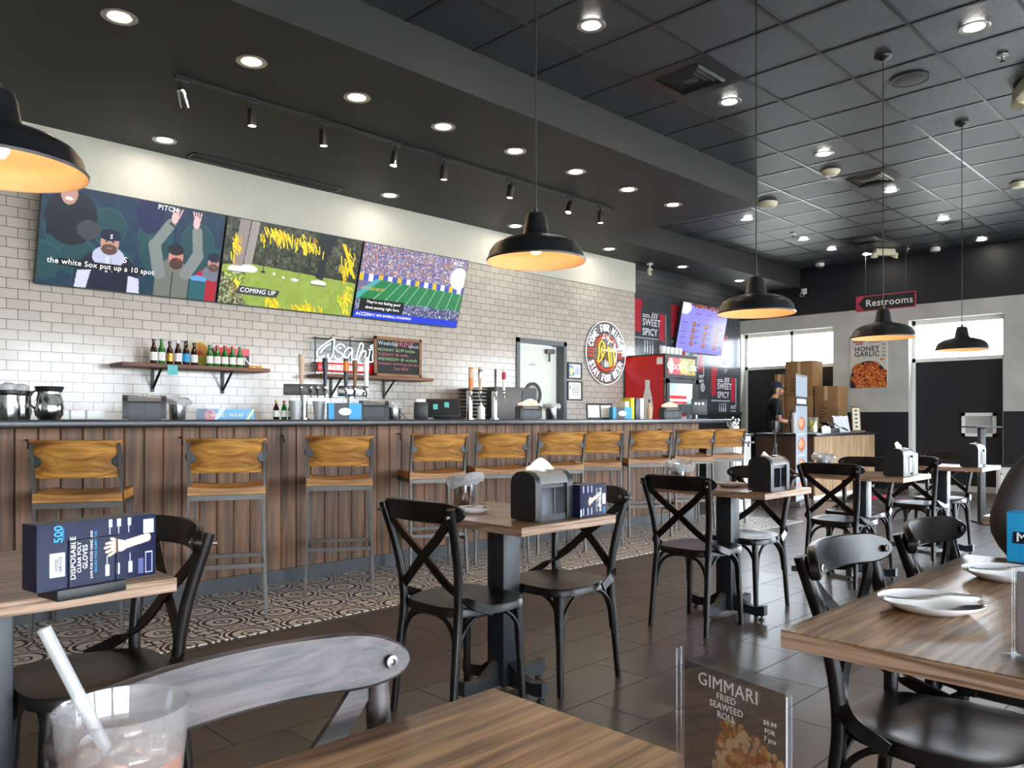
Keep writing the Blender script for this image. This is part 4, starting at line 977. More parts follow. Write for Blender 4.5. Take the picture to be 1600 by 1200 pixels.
# neon beer sign
t = thing('neon_beer_sign', 'white neon Asahi sign with a red strip on the right shelf', 'neon sign', (4.27, 7.05, 1.6))
def zc(P): return [((x-370)/580*.69, 0, .155+(395-y)/255*.215) for x, y in P]
b = MB()
for P in ([(430, 350), (400, 380), (368, 360), (372, 290), (450, 200), (528, 142), (532, 200), (520, 320), (500, 378), (475, 372), (470, 330)], [(395, 320), (440, 250), (500, 200)],
          [(640, 235), (620, 200), (575, 205), (550, 245), (565, 290), (610, 310), (615, 355), (580, 388), (545, 375), (540, 345)], [(575, 250), (600, 240)],
          [(720, 300), (710, 245), (670, 240), (635, 300), (640, 360), (675, 350), (705, 280), (715, 375), (740, 380)],
          [(755, 385), (770, 290), (800, 175), (820, 170), (830, 215), (800, 300), (775, 390), (810, 300), (840, 260), (860, 280), (845, 350), (850, 390), (880, 385)],
          [(890, 240), (905, 250), (885, 375), (905, 395), (935, 385), (930, 340), (940, 240), (915, 235)], [(905, 200), (945, 170), (950, 190), (920, 215), (905, 200)]):
    b.tube(smooth_path(zc(P), 4), .006, 8)
b.done('tube_lettering', 'neonw', t)
b = MB()
for z in (.37, .12): b.tube([(-.03, .05, z), (.72, .05, z)], .006, 8)
for x in (.0, .2, .42, .7): b.tube([(x, .05, 0), (x, .05, .39)], .006, 8)
for x in (.16, .38): b.tube([(x, .05, .37), (x, -.01, .4), (x+.03, -.02, .41)], .004, 6)
b.done('frame', 'black', t)
MB().box(-.0, .03, .005, .7, .04, .38).done('backing', 'neonclear', t)
r = MB().box(0, -.01, .03, .7, .03, .125, .004).done('red_strip', 'red', t); MB().box(.09, -.014, .05, .6, -.011, .105).done('light_field', 'paper', r)
MB().at(face(.345, -.016, .078)).text('アサヒスーパードライ', .052, .0006).done('lettering', 'red', r, smooth=False)
# chalkboard
t = thing('chalkboard', 'wood framed chalkboard listing weekday drink specials', 'chalkboard', (4.92, 6.99, 1.602)); F = Matrix.Rotation(-.0, 4, 'X')
w_, h_ = .64, .43
b = MB().box(0, 0, 0, w_, .025, .035, .003).box(0, 0, h_-.035, w_, .025, h_, .003).box(0, 0, 0, .035, .025, h_, .003).box(w_-.035, 0, 0, w_, .025, h_, .003).box(-.01, -.015, -.005, w_+.02, .03, .008, .002); b.done('frame', 'framewood', t)
sl2 = MB().box(.03, .01, .03, w_-.03, .018, h_-.03).done('slate', 'slate', t)
for tx, x, z, s, mt in (('Weekday', .05, .36, .065, 'ink_blue'), ('DRINK', .27, .36, .085, 'ink_pink'), ('specials', .46, .345, .05, 'ink_blue'), ('MONDAY: $2.99 bottles', .05, .29, .046, 'ink_green'), ('TUESDAY: $3 drafts', .05, .24, .046, 'ink_pink'),
                        ('WEDNESDAY: $5 cocktails', .05, .19, .044, 'ink_green'), ('THURSDAY: $7.00 Mango Sake Shots', .05, .14, .034, 'ink_pink'), ('Twin BOX', .25, .09, .045, 'ink_pink')):
    MB().at(face(x, .008, z)).text(tx, s, .0004, 'LEFT').done('chalk_writing', mt, sl2, smooth=False)
t = thing('wall_outlet', 'wall socket with black plugs below the chalkboard', 'socket', (5.36, 7.178, 1.2)); MB().box(-.04, -.006, -.06, .04, 0, .06, .003).done('plate', 'steel', t)
MB().box(-.02, -.04, .01, .02, -.006, .04, .004).box(-.02, -.04, -.045, .02, -.006, -.015, .004).tube(smooth_path([(0, -.035, .02), (.06, -.05, -.02), (.15, -.04, -.12), (.22, -.03, -.25)]), .004, 6).done('plug', 'black', t)
# framed notices
def frame(x, z, w, h, kind, label):
    t = thing('picture_frame', label, 'picture frame', (x, YB, z), 0); e = .018
    b = MB().box(0, -.02, 0, w, 0, e).box(0, -.02, h-e, w, 0, h).box(0, -.02, 0, e, 0, h).box(w-e, -.02, 0, w, 0, h); b.done('frame', 'black', t, smooth=False)
    im = Img(40, 50, '#e9e6e0')
    if kind: im.ell(.2, .7, .3, .2, '#5a83b5'); im.ell(.15, .3, .25, .25, '#7d9cc6'); im.ell(.25, .55, .14, .3, '#dfe39a'); im.ell(.7, .5, .2, .3, '#c8c8dc')
    else:
        for k in range(8): im.rect(.3, .15+k*.08, .85, .17+k*.08, '#a7a39f')
        im.rect(.12, .2, .2, .4, '#7d7a76')
    sheet('print', im, 'pics', w-2*e, h-2*e, face(e, -.008, e), t)
frame(8.255, 1.7, .3, .225, 1, 'upper small black frame beside the kitchen door with a blue picture'); frame(8.25, 1.402, .315, .27, 0, 'lower small black frame beside the kitchen door with a certificate')
# round neon sign
t = thing('round_neon_sign', 'round neon sign reading COME FOR WINGS STAY FOR BEER', 'neon sign', (9.06, YB-.05, 2.098))
def circ(r, a0=0, a1=2*PI, n=60, y=0): return [(r*math.cos(a0+(a1-a0)*i/n), y, r*math.sin(a0+(a1-a0)*i/n)) for i in range(n+1)]
LET = {'C': [[(1, .85), (.7, 1), (.2, .95), (0, .6), (0, .35), (.25, .03), (.7, 0), (1, .15)]], 'O': [[(.5, 1), (.1, .8), (0, .5), (.1, .2), (.5, 0), (.9, .2), (1, .5), (.9, .8), (.5, 1)]],
       'M': [[(0, 0), (0, 1), (.5, .35), (1, 1), (1, 0)]], 'E': [[(1, 1), (0, 1), (0, .5), (.8, .5), (0, .5), (0, 0), (1, 0)]], 'F': [[(1, 1), (0, 1), (0, .5), (.8, .5), (0, .5), (0, 0)]],
       'R': [[(0, 0), (0, 1), (.8, .95), (.95, .75), (.8, .55), (0, .5), (.3, .5), (1, 0)]], 'W': [[(0, 1), (.2, 0), (.5, .7), (.8, 0), (1, 1)]], 'I': [[(.5, 0), (.5, 1)]], 'N': [[(0, 0), (0, 1), (1, 0), (1, 1)]],
       'G': [[(1, .85), (.6, 1), (.15, .9), (0, .5), (.15, .1), (.6, 0), (1, .15), (1, .45), (.6, .45)]], 'S': [[(1, .85), (.6, 1), (.15, .9), (.1, .65), (.9, .4), (.9, .12), (.5, 0), (0, .15)]],
       'T': [[(0, 1), (1, 1), (.5, 1), (.5, 0)]], 'A': [[(0, 0), (.5, 1), (1, 0), (.8, .35), (.2, .35)]], 'Y': [[(0, 1), (.5, .5), (1, 1), (.5, .5), (.5, 0)]], 'B': [[(0, 0), (0, 1), (.8, .95), (.85, .65), (.2, .5), (.9, .4), (.9, .08), (0, 0)]]}
b = MB()
def arc_text(tx, r, mid, span, flip):
    n = len(tx)
    for i, c in enumerate(tx):
        if c == ' ': continue
        f = (i-(n-1)/2)/(n-1)*span; a = mid-f if not flip else mid+f
        for P in LET[c]:
            Q = []
            for u, v in P:
                dx, dz = (u-.5)*.05, (v-.5)*.095
                if not flip: rr = r+dz; aa = a-dx/r
                else: rr = r-dz; aa = a+dx/r
                Q.append((rr*math.cos(aa), 0, rr*math.sin(aa)))
            b.tube(Q, .0075, 6)
arc_text('COME FOR WINGS', .365, PI/2, 2.5, False); arc_text('STAY FOR BEER', .365, -PI/2, 2.3, True)
b.tube([(.03, 0, .2), (.0, 0, .27)], .007, 6).tube([(-.04, 0, .2), (-.05, 0, .27), (-.09, 0, .2)], .006, 6).tube([(.05, 0, .2), (.07, 0, .26)], .007, 6)
b.tube([(-.03, 0, -.2), (-.02, 0, -.1), (.0, 0, -.2)], .006, 6).tube([(.04, 0, -.2), (.03, 0, -.12)], .006, 6)
b.tube(smooth_path([(.04, 0, .13), (.08, 0, .19), (.13, 0, .16), (.18, 0, .18), (.2, 0, .1), (.17, 0, .09)]), .008, 6).tube([(.2, 0, .08), (.24, 0, .02), (.22, 0, -.13), (.18, 0, -.16)], .008, 6)
b.done('white_tubes', 'neonw', t)
MB().tube(circ(.455, n=72), .004, 6).done('outer_ring', 'neonw', t)
b = MB().tube(circ(.25, .35, PI-.35, 30), .01, 6).tube(circ(.25, PI+.5, 2*PI-.5, 30), .01, 6)
for s in (-1, 1):
    for z in (.05, .0, -.05): b.tube([(s*.28, 0, z), (s*.4, 0, z)], .008, 6)
b.done('red_tubes', 'neonr', t)
b = MB().tube(smooth_path([(-.2, 0, -.15), (-.16, 0, .0), (-.16, 0, .1), (-.1, 0, .17), (-.04, 0, .1), (-.05, 0, 0), (-.12, 0, -.1), (-.2, 0, -.15)]), .01, 6).tube(smooth_path([(-.1, 0, -.05), (-.11, 0, .05), (-.08, 0, .1)]), .008, 6)
b.tube([(.04, 0, .09), (.17, 0, .05), (.2, 0, -.17), (.09, 0, -.19), (.04, 0, .09)], .01, 6).tube([(.1, 0, .06), (.13, 0, -.17)], .008, 6); b.done('yellow_tubes', 'neony', t)
MB().at(Matrix.Translation((0, .03, 0)) @ Matrix.Rotation(PI/2, 4, 'X')).cyl((0, 0), .46, 0, .008, 60).done('backing', 'neonback', t)
b = MB()
for x, z in ((.3, .3), (-.3, .3), (.3, -.3), (-.3, -.3)): b.tube([(x, .0, z), (x, .048, z)], .008, 8)
b.done('standoff', 'steel', t)

# ================================================================ small wares
def napkin(b, x, y, z, s=1, seed=1):
    r = random.Random(seed); n = 7; G = []
    for i in range(n):
        row = []
        for j in range(5):
            u = i/(n-1)-.5; v = j/4
            row.append(b.v((x+u*.16*s*(1-.12*v), y+.012*math.sin(u*9+seed)*(1-v)+.03*v*math.sin(seed)+r.uniform(-.003, .003), z+v*.05*s*(1-.5*abs(u-.1*seed%.3))+.012*math.sin(u*5+seed)*v)))
        G.append(row)
    for i in range(n-1):
        for j in range(4): b.f([G[i][j], G[i+1][j], G[i+1][j+1], G[i][j+1]])
    return b
def dispenser(x, y, z, rz, label, seed=1, group='napkin dispensers on the tables', L=.22, D=.135, Hh=.195, nap=1.0, win='smoke'):
    t = thing('napkin_dispenser', label, 'napkin dispenser', (x, y, z), rz, group)
    def prof(s, dz=0): 
        d = D/2*s; return [(-d*.97, .004), (d*.97, .004), (d, .02), (d, Hh*.74+dz), (d*.9, Hh*.87+dz), (d*.55, Hh*.965+dz), (0, Hh+dz), (-d*.55, Hh*.965+dz), (-d*.9, Hh*.87+dz), (-d, Hh*.74+dz), (-d, .02)]
    R = Matrix(((0, 0, 1, 0), (1, 0, 0, 0), (0, 1, 0, 0), (0, 0, 0, 1)))
    for s in (-1, 1):
        MB().at(Matrix.Translation((s*(L/2-.018), 0, 0)) @ R).prism(prof(1), -.018, .018).done('end_cap', 'black', t)
    MB().at(R).prism(prof(.86, -.012), -L/2+.03, L/2-.03).done('napkin_magazine', 'black', t)
    b = MB().box(-L/2+.03, -D/2*.9, .0, L/2-.03, D/2*.9, .03); b.done('base', 'black', t)
    # domed lid between the caps
    b = MB(); P = prof(1.0, .001)[3:10]; n = 6; rows = [[b.v((-L/2+.03+(L-.06)*i/n, p[0], p[1])) for p in P] for i in range(n+1)]
    for i in range(n):
        for j in range(len(P)-1):
            if j in (2, 3) and i in (2, 3): continue
            b.f([rows[i][j], rows[i+1][j], rows[i+1][j+1], rows[i][j+1]])
    b.done('domed_lid', 'smokelid', t)
    for s in (-1, 1): MB().box(-L/2+.034, s*D/2*.97-.0015, .025, L/2-.034, s*D/2*.97+.0015, Hh*.66).done('side_window', win, t)
    b = MB()
    for s in (-1, 1): b.box(-.004, s*D/2*.985-.002, .025, .004, s*D/2*.985+.002, Hh*.66)
    b.done('window_bar', 'black', t)
    if nap: napkin(MB(), 0, 0, Hh-.012, nap, seed).done('paper_napkin', 'tissue', t)
    return t
M['smokelid'] = plain('brushed_grey_plastic_lid', '#8b8683', .3, .3)
dispenser(2.32, 2.15, .75, 0, 'black napkin dispenser on the middle table, napkin sticking up', 1)
dispenser(4.12, 2.1, .75, 0, 'black napkin dispenser on the table right of centre', 2, nap=.5)
dispenser(5.83, 2.0, .75, 0, 'black napkin dispenser on the third table along', 3)
dispenser(7.36, 1.94, .75, 0, 'black napkin dispenser on the farthest table', 4, nap=.4)
gb = 'napkin dispensers on the bar top'
dispenser(1.9, 5.2, BT, -.32, 'grey black napkin dispenser on the bar below the bottle shelf', 5, gb, .25, .14, .155, .3, 'kick')
dispenser(3.665, 5.22, BT, -.55, 'black napkin dispenser on the bar below the neon beer sign', 6, gb, .23, .14, .15, 0, 'kick')
dispenser(5.42, 5.2, BT, -.4, 'black napkin dispenser on the bar before the kitchen door, big napkin', 7, gb, .22, .14, .13, 1.4, 'kick')
dispenser(7.8, 5.2, BT, -.5, 'black napkin dispenser on the bar before the drinks fridge', 8, gb, .22, .14, .14, 1.4, 'kick')
def hand_print(im, x, y, s, rot, c='#e9c2b0'):
    def T(u, v): ca, sa = math.cos(rot), math.sin(rot); return x+(u*ca-v*sa)*s/im.asp, y+(u*sa+v*ca)*s
    def ln(a, b_, w): im.line(*T(*a), *T(*b_), w*s, c)
    ln((.0, 0), (.75, -.05), .24); ln((-.05, 0), (-.2, 0), .32)
    for k, dv in enumerate((-.15, -.06, .04, .13)): ln((-.25, dv), (-.25-.3+.06*abs(k-1.3), dv*1.25+.03), .075)
    ln((-.05, -.12), (-.32, -.27), .085)
def glove_img(w, h, text_side):
    im = Img(w, h, '#101738'); im.noise(20, 0, 0, 1, 1, .03)
    return im
def glove_box(x, y, z, rz, L, Dp, Hh, label, mode):
    t = thing('glove_box', label, 'glove box', (x, y, z), rz, 'navy boxes of disposable gloves')
    MB().box(0, 0, 0, L, Dp, Hh, .001, 1).done('carton', 'navy', t)
    im = glove_img(170, 90, 0)
    if mode == 'near':
        im.rect(.1, .45, .22, .8, '#eceaf0'); im.rect(.885, .08, .975, .3, '#e4e2e8'); im.noise(60, .885, .12, .97, .26, .3)
        hand_print(im, .7, .45, .55, -.12)
        for x_, y_ in ((.575, .0), (.65, 0), (.74, .0)): im.rect(x_, .02, x_+.03, .14, '#c9c8d8'); im.line(x_+.012, .14, x_+.012, .25, .012, '#d8d8e4')
        for x_ in (.55, .64, .75): im.rect(x_, .72, x_+.03, .9, '#c9c8d8'); im.line(x_+.012, .6, x_+.012, .72, .012, '#d8d8e4')
        im.rect(.9, .6, .965, .95, '#c9c8d8'); im.rect(.907, .62, .958, .93, '#1b2450'); im.rect(.835, .7, .885, .95, '#5c628c')
    else:
        hand_print(im, .45, .5, .5, PI-.25+PI); 
        for x_ in (.12, .28, .42): im.rect(x_, .04, x_+.03, .26, '#c9c8d8'); im.rect(x_, .72, x_+.03, .94, '#c9c8d8')
        im.rect(.84, .32, .96, .66, '#eceaf0'); im.rect(.02, .74, .07, .98, '#c9c8d8')
    p = sheet('printed_face', im, 'pics', L, Hh, face(0, -.0008, 0), t)
    b = MB(); b2 = MB(); b3 = MB()
    def V(bb, tx, u, v, s, bold=.02, up=1): bb.at(face(u*L, -.0018, v*Hh) @ Matrix.Rotation(PI/2*up, 4, 'Z')).text(tx, s*Hh, .0003, 'CENTER', bold)
    if mode == 'near':
        V(b, 'DISPOSABLE', .28, .45, .115, .012); V(b, 'CLEAR POLY', .33, .45, .08, .01); V(b, 'GLOVES', .378, .45, .1, .012); V(b2, '500', .165, .84, .17, .02); V(b2, 'COUNT', .2, .84, .05); V(b, 'SAFE FOR FOOD HANDLING', .43, .47, .055, .005); V(b2, 'SEGURO PARA ALIMENTOS', .465, .5, .05, .01)
        V(b3, 'FOOD', .15, .38, .06); V(b3, 'SERVICE', .18, .38, .06)
    else:
        V(b, 'DISPOSABLE', .76, .5, .13, .02, 1); V(b, 'GLOVES', .7, .5, .12, .02, 1); V(b2, '500', .9, .16, .13, .02, 1); V(b, 'SAFE FOR FOOD HANDLING', .62, .5, .055, .01, 1)
    b.done('white_lettering', 'paper', p, smooth=False); b2.done('blue_lettering', 'bluecard', p, smooth=False)
    if mode == 'near': b3.done('dark_lettering', 'navy', p, smooth=False)
    else: b3.bm.free()
    return t
gbx = glove_box(.478, 1.918, .775, .16, .268, .07, .145, 'large navy disposable glove box standing in a holder on the left table', 'near')
t = thing('box_holder', 'low black holder with wire frame carrying the left glove box', 'holder', (.455, 1.915, .75), .16)
MB().box(.06, -.012, 0, .215, .085, .026, .004).done('tray', 'black', t)
MB().tube(smooth_path([(.09, -.006, .01), (.09, -.006, .12), (.1, -.006, .128), (.19, -.006, .128), (.195, -.006, .12), (.195, -.006, .01)], 3), .0017, 6).done('wire_frame', 'black', t)
glove_box(2.435, 2.05, .752, 0, .17, .07, .13, 'navy disposable glove box beside the middle table napkin dispenser', 'far')
glove_box(5.96, 1.97, .752, 0, .16, .1, .15, 'navy glove box in a clear holder on the third table along', 'far')
def bluebox(x, y, z, rz, L, Dp, Hh, label, kind):
    t = thing('blue_box', label, 'box', (x, y, z), rz, 'bright blue glove boxes')
    MB().box(0, 0, 0, L, Dp, Hh, .0015, 1).done('carton', 'bluecard', t)
    if kind == 'oval':
        MB().box(L*.18, -.002, 0, L*.62, 0, Hh, 0).done('wire_holder_front', 'kick', t)
        MB().at(face(L*.5, -.003, Hh*.48)).lathe([(0, 0), (.048, 0), (.048, .001), (0, .001)], (0, 0), 28, 1, .6).done('oval_label', 'paper', t)
    else:
        m = MB().at(Matrix.Translation((-.0012, Dp*.93, Hh*.5)) @ Matrix.Rotation(-PI/2, 4, 'Z') @ Matrix.Rotation(PI/2, 4, 'X'))
        m.box(0, -.016, 0, .055, .016, .0006); q = m.done('badge', 'navy', t)
        MB().at(Matrix.Translation((-.0022, Dp*.93-.02, Hh*.5)) @ Matrix.Rotation(-PI/2, 4, 'Z') @ Matrix.Rotation(PI/2, 4, 'X')).text('M', .034, .0003, 'CENTER', .02).at(Matrix.Translation((-.0022, Dp*.93-.042, Hh*.5)) @ Matrix.Rotation(-PI/2, 4, 'Z') @ Matrix.Rotation(PI/2, 4, 'X')).text('I', .03, .0003, 'CENTER', .04).done('letter', 'paper', q, smooth=False)
    return t
bluebox(2.535, .345, .751, 0, .065, .24, .14, 'bright blue box with a small M badge on the right foreground table', 'badge')
bluebox(3.24, 5.2, BT, -.45, .25, .1, .125, 'blue box with white oval label on the bar below the neon beer sign', 'oval')
bluebox(6.72, 5.2, BT, -.5, .22, .1, .13, 'blue box with white oval label on the bar below the round neon sign', 'oval')
bluebox(4.25, 2.16, .751, 0, .17, .08, .14, 'bright blue box behind the dispenser on the table right of centre', 'plain')
def plate(x, y, z, r, label, seed=0, extra=True, group='white plates'):
    t = thing('plate', label, 'plate', (x, y, z), seed, group)
    MB().lathe([(0, .006), (r*.55, .006), (r*.8, .012), (r*.98, .021), (r, .023), (r*.98, .019), (r*.75, .006), (r*.6, .0), (r*.5, .0), (r*.48, .003), (0, .003)], (0, 0), 48).done('dish', 'porcelain', t)
    if extra:
        n = 14; b = MB(); rows = []
        for i in range(n+1):
            u = i/n*2-1; w = .95*math.sqrt(max(.01, 1-u*u*.8)); zz = .02+.004*math.sin(u*4+seed)
            rows.append([b.v((u*r*.98, r*w*.6*k, zz+(.006 if k == 0 else -.002)*1+.0015*math.sin(7*u+k))) for k in (-1, -.3, 0, .4, 1)])
        for i in range(n):
            for j in range(4): b.f([rows[i][j], rows[i+1][j], rows[i+1][j+1], rows[i][j+1]])
        b.done('wrapped_napkin', 'paper', t)
        b = MB().tube([(u*r*.96, -.01+.008*math.sin(u*4), .03+.003*math.sin(u*3)) for u in [-.98+k*.196 for k in range(11)]], .0016, 6); b.done('film_edge', 'steel', t)
        MB().at(Matrix.Translation((.01, .0, .0285))).text('囍', .018, .0002).done('red_mark', 'ink_red', t, smooth=False)
    return t
M['porcelain'] = plain('white_melamine', '#eeecec', .18)
plate(1.79, .55, .75, .102, 'white round plate nearest on the right foreground table', -PI/4)
plate(2.27, .52, .75, .102, 'white round plate beside the blue box on the right table', -PI/4)
plate(2.27, 2.5, .75, .075, 'small white plate beside the steel tumbler on the middle table', .3)
plate(4.2, 2.38, .75, .08, 'small white plate on the table right of centre', .6, False)
plate(5.9, 2.38, .75, .09, 'white plate on the third table along', .9)
def tumbler(x, y, z, r, h, label, seed, bag=True):
    t = thing('steel_tumbler', label, 'tumbler', (x, y, z), 0, 'steel tumblers lined with plastic')
    MB().lathe([(0, 0), (r*.85, 0), (r*.88, .004), (r, h), (r*.96, h), (r*.84, .008), (0, .008)], (0, 0), 28).done('cup', 'chrome', t)
    if bag:
        rr = random.Random(seed); b = MB(); n = 22; rows = []
        for k, (q, dz) in enumerate(((.93, -.04), (1.04, .004), (1.35, .016), (1.6, -.004), (1.45, -.03))):
            rows.append([b.v((r*q*math.cos(2*PI*i/n)*(1+.25*(k > 1)*max(0, math.cos(2*PI*i/n-seed)))+rr.uniform(-.004, .004)*(k > 0), r*q*math.sin(2*PI*i/n)+rr.uniform(-.004, .004)*(k > 0), h+dz+rr.uniform(-.007, .007)*(k > 1)+.012*(k > 1)*math.cos(2*PI*i/n-seed))) for i in range(n)])
        for a, c in zip(rows, rows[1:]):
            for i in range(n): b.f([a[i], a[(i+1) % n], c[(i+1) % n], c[i]])
        b.done('plastic_liner', 'wrap', t, ang=20)
tumbler(2.33, 2.63, .75, .05, .135, 'steel tumbler draped with clear film on the middle table', -.8)
tumbler(4.0, 2.6, .75, .055, .13, 'steel tumbler with film on the table right of centre', .5)
tumbler(5.8, 2.52, .75, .055, .12, 'steel tumbler with film on the third table along', 1)
tumbler(2.13, 5.25, BT, .055, .13, 'steel tumbler with film on the bar beside the left dispenser', 2)
tumbler(3.88, 5.25, BT, .05, .12, 'steel tumbler on the bar right of the second dispenser', 3)
tumbler(5.83, 5.28, BT, .06, .13, 'steel tumbler on the bar before the kitchen door', 4)
# acrylic table menus
def menu(x0, y0, x1, y1, z, h, label, im, words):
    w = math.hypot(x1-x0, y1-y0); a = math.atan2(y1-y0, x1-x0)
    t = thing('table_menu', label, 'menu stand', (x0, y0, z), a, None)
    MB().box(0, -.002, .0, w, .0, h).box(0, .004, 0, w, .006, h).box(0, -.03, 0, w, .035, .003).done('acrylic_holder', 'glass', t, smooth=False)
    s = sheet('printed_card', im, 'pics', w-.012, h*.93, face(.008, .001, .003), t)
    for tx, u, v, sz in words: MB().at(face(.006+u*(w-.01), .0002, .003+v*h*.93)).text(tx, sz, .0003, 'CENTER', .0).done('lettering', 'paper', s, smooth=False)
    MB().box(.006, .002, .003, w-.004, .0035, h*.93).done('card_backing', 'lilac', t, smooth=False)
im = Img(150, 210, '#6d6460'); im.noise(40, 0, 0, 1, 1, .04); im.noise(9, 0, 0, 1, 1, .04)
im.ell(.78, .68, .5, .3, '#b58a8c'); im.ell(.78, .7, .45, .28, '#5a4238')
rs = np.random.RandomState(11)
for cx, cy, R_, cc in ((.52, .62, .13, 0), (.68, .66, .13, 1), (.85, .72, .14, 0), (.45, .75, .13, 1), (.6, .8, .15, 0), (.78, .86, .15, 2), (.5, .92, .15, 0), (.95, .9, .13, 1), (.66, .98, .14, 2)):
    for _ in range(46):
        a, q = rs.rand()*6.28, math.sqrt(rs.rand())*R_; c = [('#d9a26a', '#e7bb85', '#c4834b', '#b46f3c'), ('#caa17c', '#dfb68b', '#a8754f', '#e2c39c'), ('#6b4a38', '#b98a5e', '#4c3a33', '#d2a06c')][cc][rs.randint(4)]
        im.ell(cx+q*math.cos(a)*1.1, (cy-.26)*.95+q*math.sin(a)*.8, .035*rs.uniform(.5, 1.2), .025*rs.uniform(.5, 1.2), c)
menu(.653, .427, .627, .302, .751, .178, 'clear menu stand advertising Gimmari on the nearest table', im, [('GIMMARI', .47, .925, .0165), ('FRIED', .46, .862, .0085), ('SEAWEED', .46, .812, .0085), ('ROLL', .46, .764, .0085), ('$8.99', .87, .82, .0058), ('FOR', .87, .778, .0055), ('7 pcs', .87, .737, .0058)])
im = Img(60, 80, '#e4dfe2'); im.noise(12, 0, 0, 1, 1, .02)
menu(1.547, .348, 1.50, .235, .751, .15, 'pale acrylic menu stand cut off by the right edge', im, [])
# iced drink
t = thing('iced_drink', 'clear plastic cup of iced brown drink on the nearest table', 'drink', (.229, .672, .751))
MB().lathe([(0, 0), (.034, 0), (.05, .165), (.0512, .1685), (.0496, .1685), (.0485, .165), (.033, .004), (0, .004)], (0, 0), 48).done('cup', 'cupclear', t, fix=True)
MB().lathe([(0, .005), (.033, .005), (.0455, .128), (.03, .13), (0, .131)], (0, 0), 40).done('drink', 'tea', t)
r_ = random.Random(2); b = MB()
for k in range(16):
    a = r_.uniform(0, 6.28); q = r_.uniform(0, .028); b.at(Matrix.Translation((q*math.cos(a), q*math.sin(a), r_.uniform(.118, .14))) @ Matrix.Rotation(r_.uniform(0, 3), 4, 'X') @ Matrix.Rotation(r_.uniform(0, 3), 4, 'Y')).box(-.009, -.009, -.008, .009, .009, .008, .003)
b.done('ice_cubes', 'ice', t)
MB().tube([(-.0515, .0205, .236), (.022, -.01, .05)], .0052, 14).done('drinking_straw', 'straw', t)
M_ = None
def ensure():
    pass
# ---- bar top wares
def pitcher(x, y, label, kind):
    t = thing('steel_pitcher', label, 'pitcher', (x, y, BT), 0, 'polished steel pitchers on the bar')
    if kind: MB().lathe([(0, 0), (.055, 0), (.075, .03), (.08, .07), (.07, .12), (.06, .15), (.062, .17), (.066, .195), (.06, .195), (.055, .15), (.07, .07), (0, .01)], (0, 0), 32).done('body', 'chrome', t); MB().lathe([(.067, .165), (.078, .195), (.07, .197), (.05, .18)], (0, 0), 28).tube([(-.06, 0, .18), (-.1, 0, .15), (-.1, 0, .09), (-.072, 0, .06)], .006, 8).done('rim_and_handle', 'black', t)
    else: MB().lathe([(0, 0), (.045, 0), (.055, .04), (.05, .13), (.052, .165), (.048, .165), (.045, .1), (0, .01)], (0, 0), 28).done('body', 'chrome', t); MB().lathe([(.052, .14), (.06, .15), (.06, .168), (.05, .17), (0, .172)], (0, 0), 28).done('black_lid', 'black', t); MB().lathe([(.045, .172), (.04, .2), (.02, .212), (0, .214)], (0, 0), 20).done('clear_dome', 'wrap', t)
pitcher(1.16, 5.22, 'steel pitcher with black lid at the left end, leftmost', 0); pitcher(1.255, 5.36, 'steel pitcher with black lid at the left end, beside the bell pitcher', 0); pitcher(1.375, 5.25, 'bell shaped steel pitcher with black rim at the left of the bar', 1)
for k in range(3): tag(MB().box(-.055, -.06, 0, .055, .06, .06, .008).done('white_container', 'white', loc=(1.485+k*.085, 5.42-.02*k, BT)), 'white plastic tub on the bar, %s of three left of the dispenser' % ['left', 'middle', 'right'][k], 'tub', 'white tubs in a row')
t = thing('film_box', 'blue and pink cling film box reading DARNEL WRAP on the bar', 'box', (2.33, 5.42, BT), -.42); MB().box(0, 0, 0, .38, .06, .075, .002).done('carton', 'bluecard', t)
im = Img(120, 26, '#2b8fc0'); im.rect(0, 0, .2, 1, '#22486b'); im.ell(.24, .6, .1, .5, '#c9636a'); im.ell(.22, .5, .05, .3, '#8f2f3c'); im.poly([(.85, 1), (.98, 0), (1, .1), (.9, 1)], '#d7e07a'); im.poly([(.4, 0), (.5, 0), (.36, 1), (.3, 1)], '#bfe2ee')
p = sheet('printed_face', im, 'pics', .38, .075, face(0, -.001, 0), t); MB().at(face(.22, -.002, .03)).text('DARNEL WRAP 157', .034, .0003).done('lettering', 'paper', p, smooth=False)
for i, (x, k) in enumerate(((2.92, 'amber'), (2.985, 'gbottle'), (3.04, 'gbottle'))): bottle(x, 5.4, BT, k, .14, 'small bottle on the bar top left of the tap tower, %s' % ['brown', 'green, middle', 'green, right'][i], 'small bottles on the bar', 'gold' if i == 0 else 'red', (0, 'green'), .022)
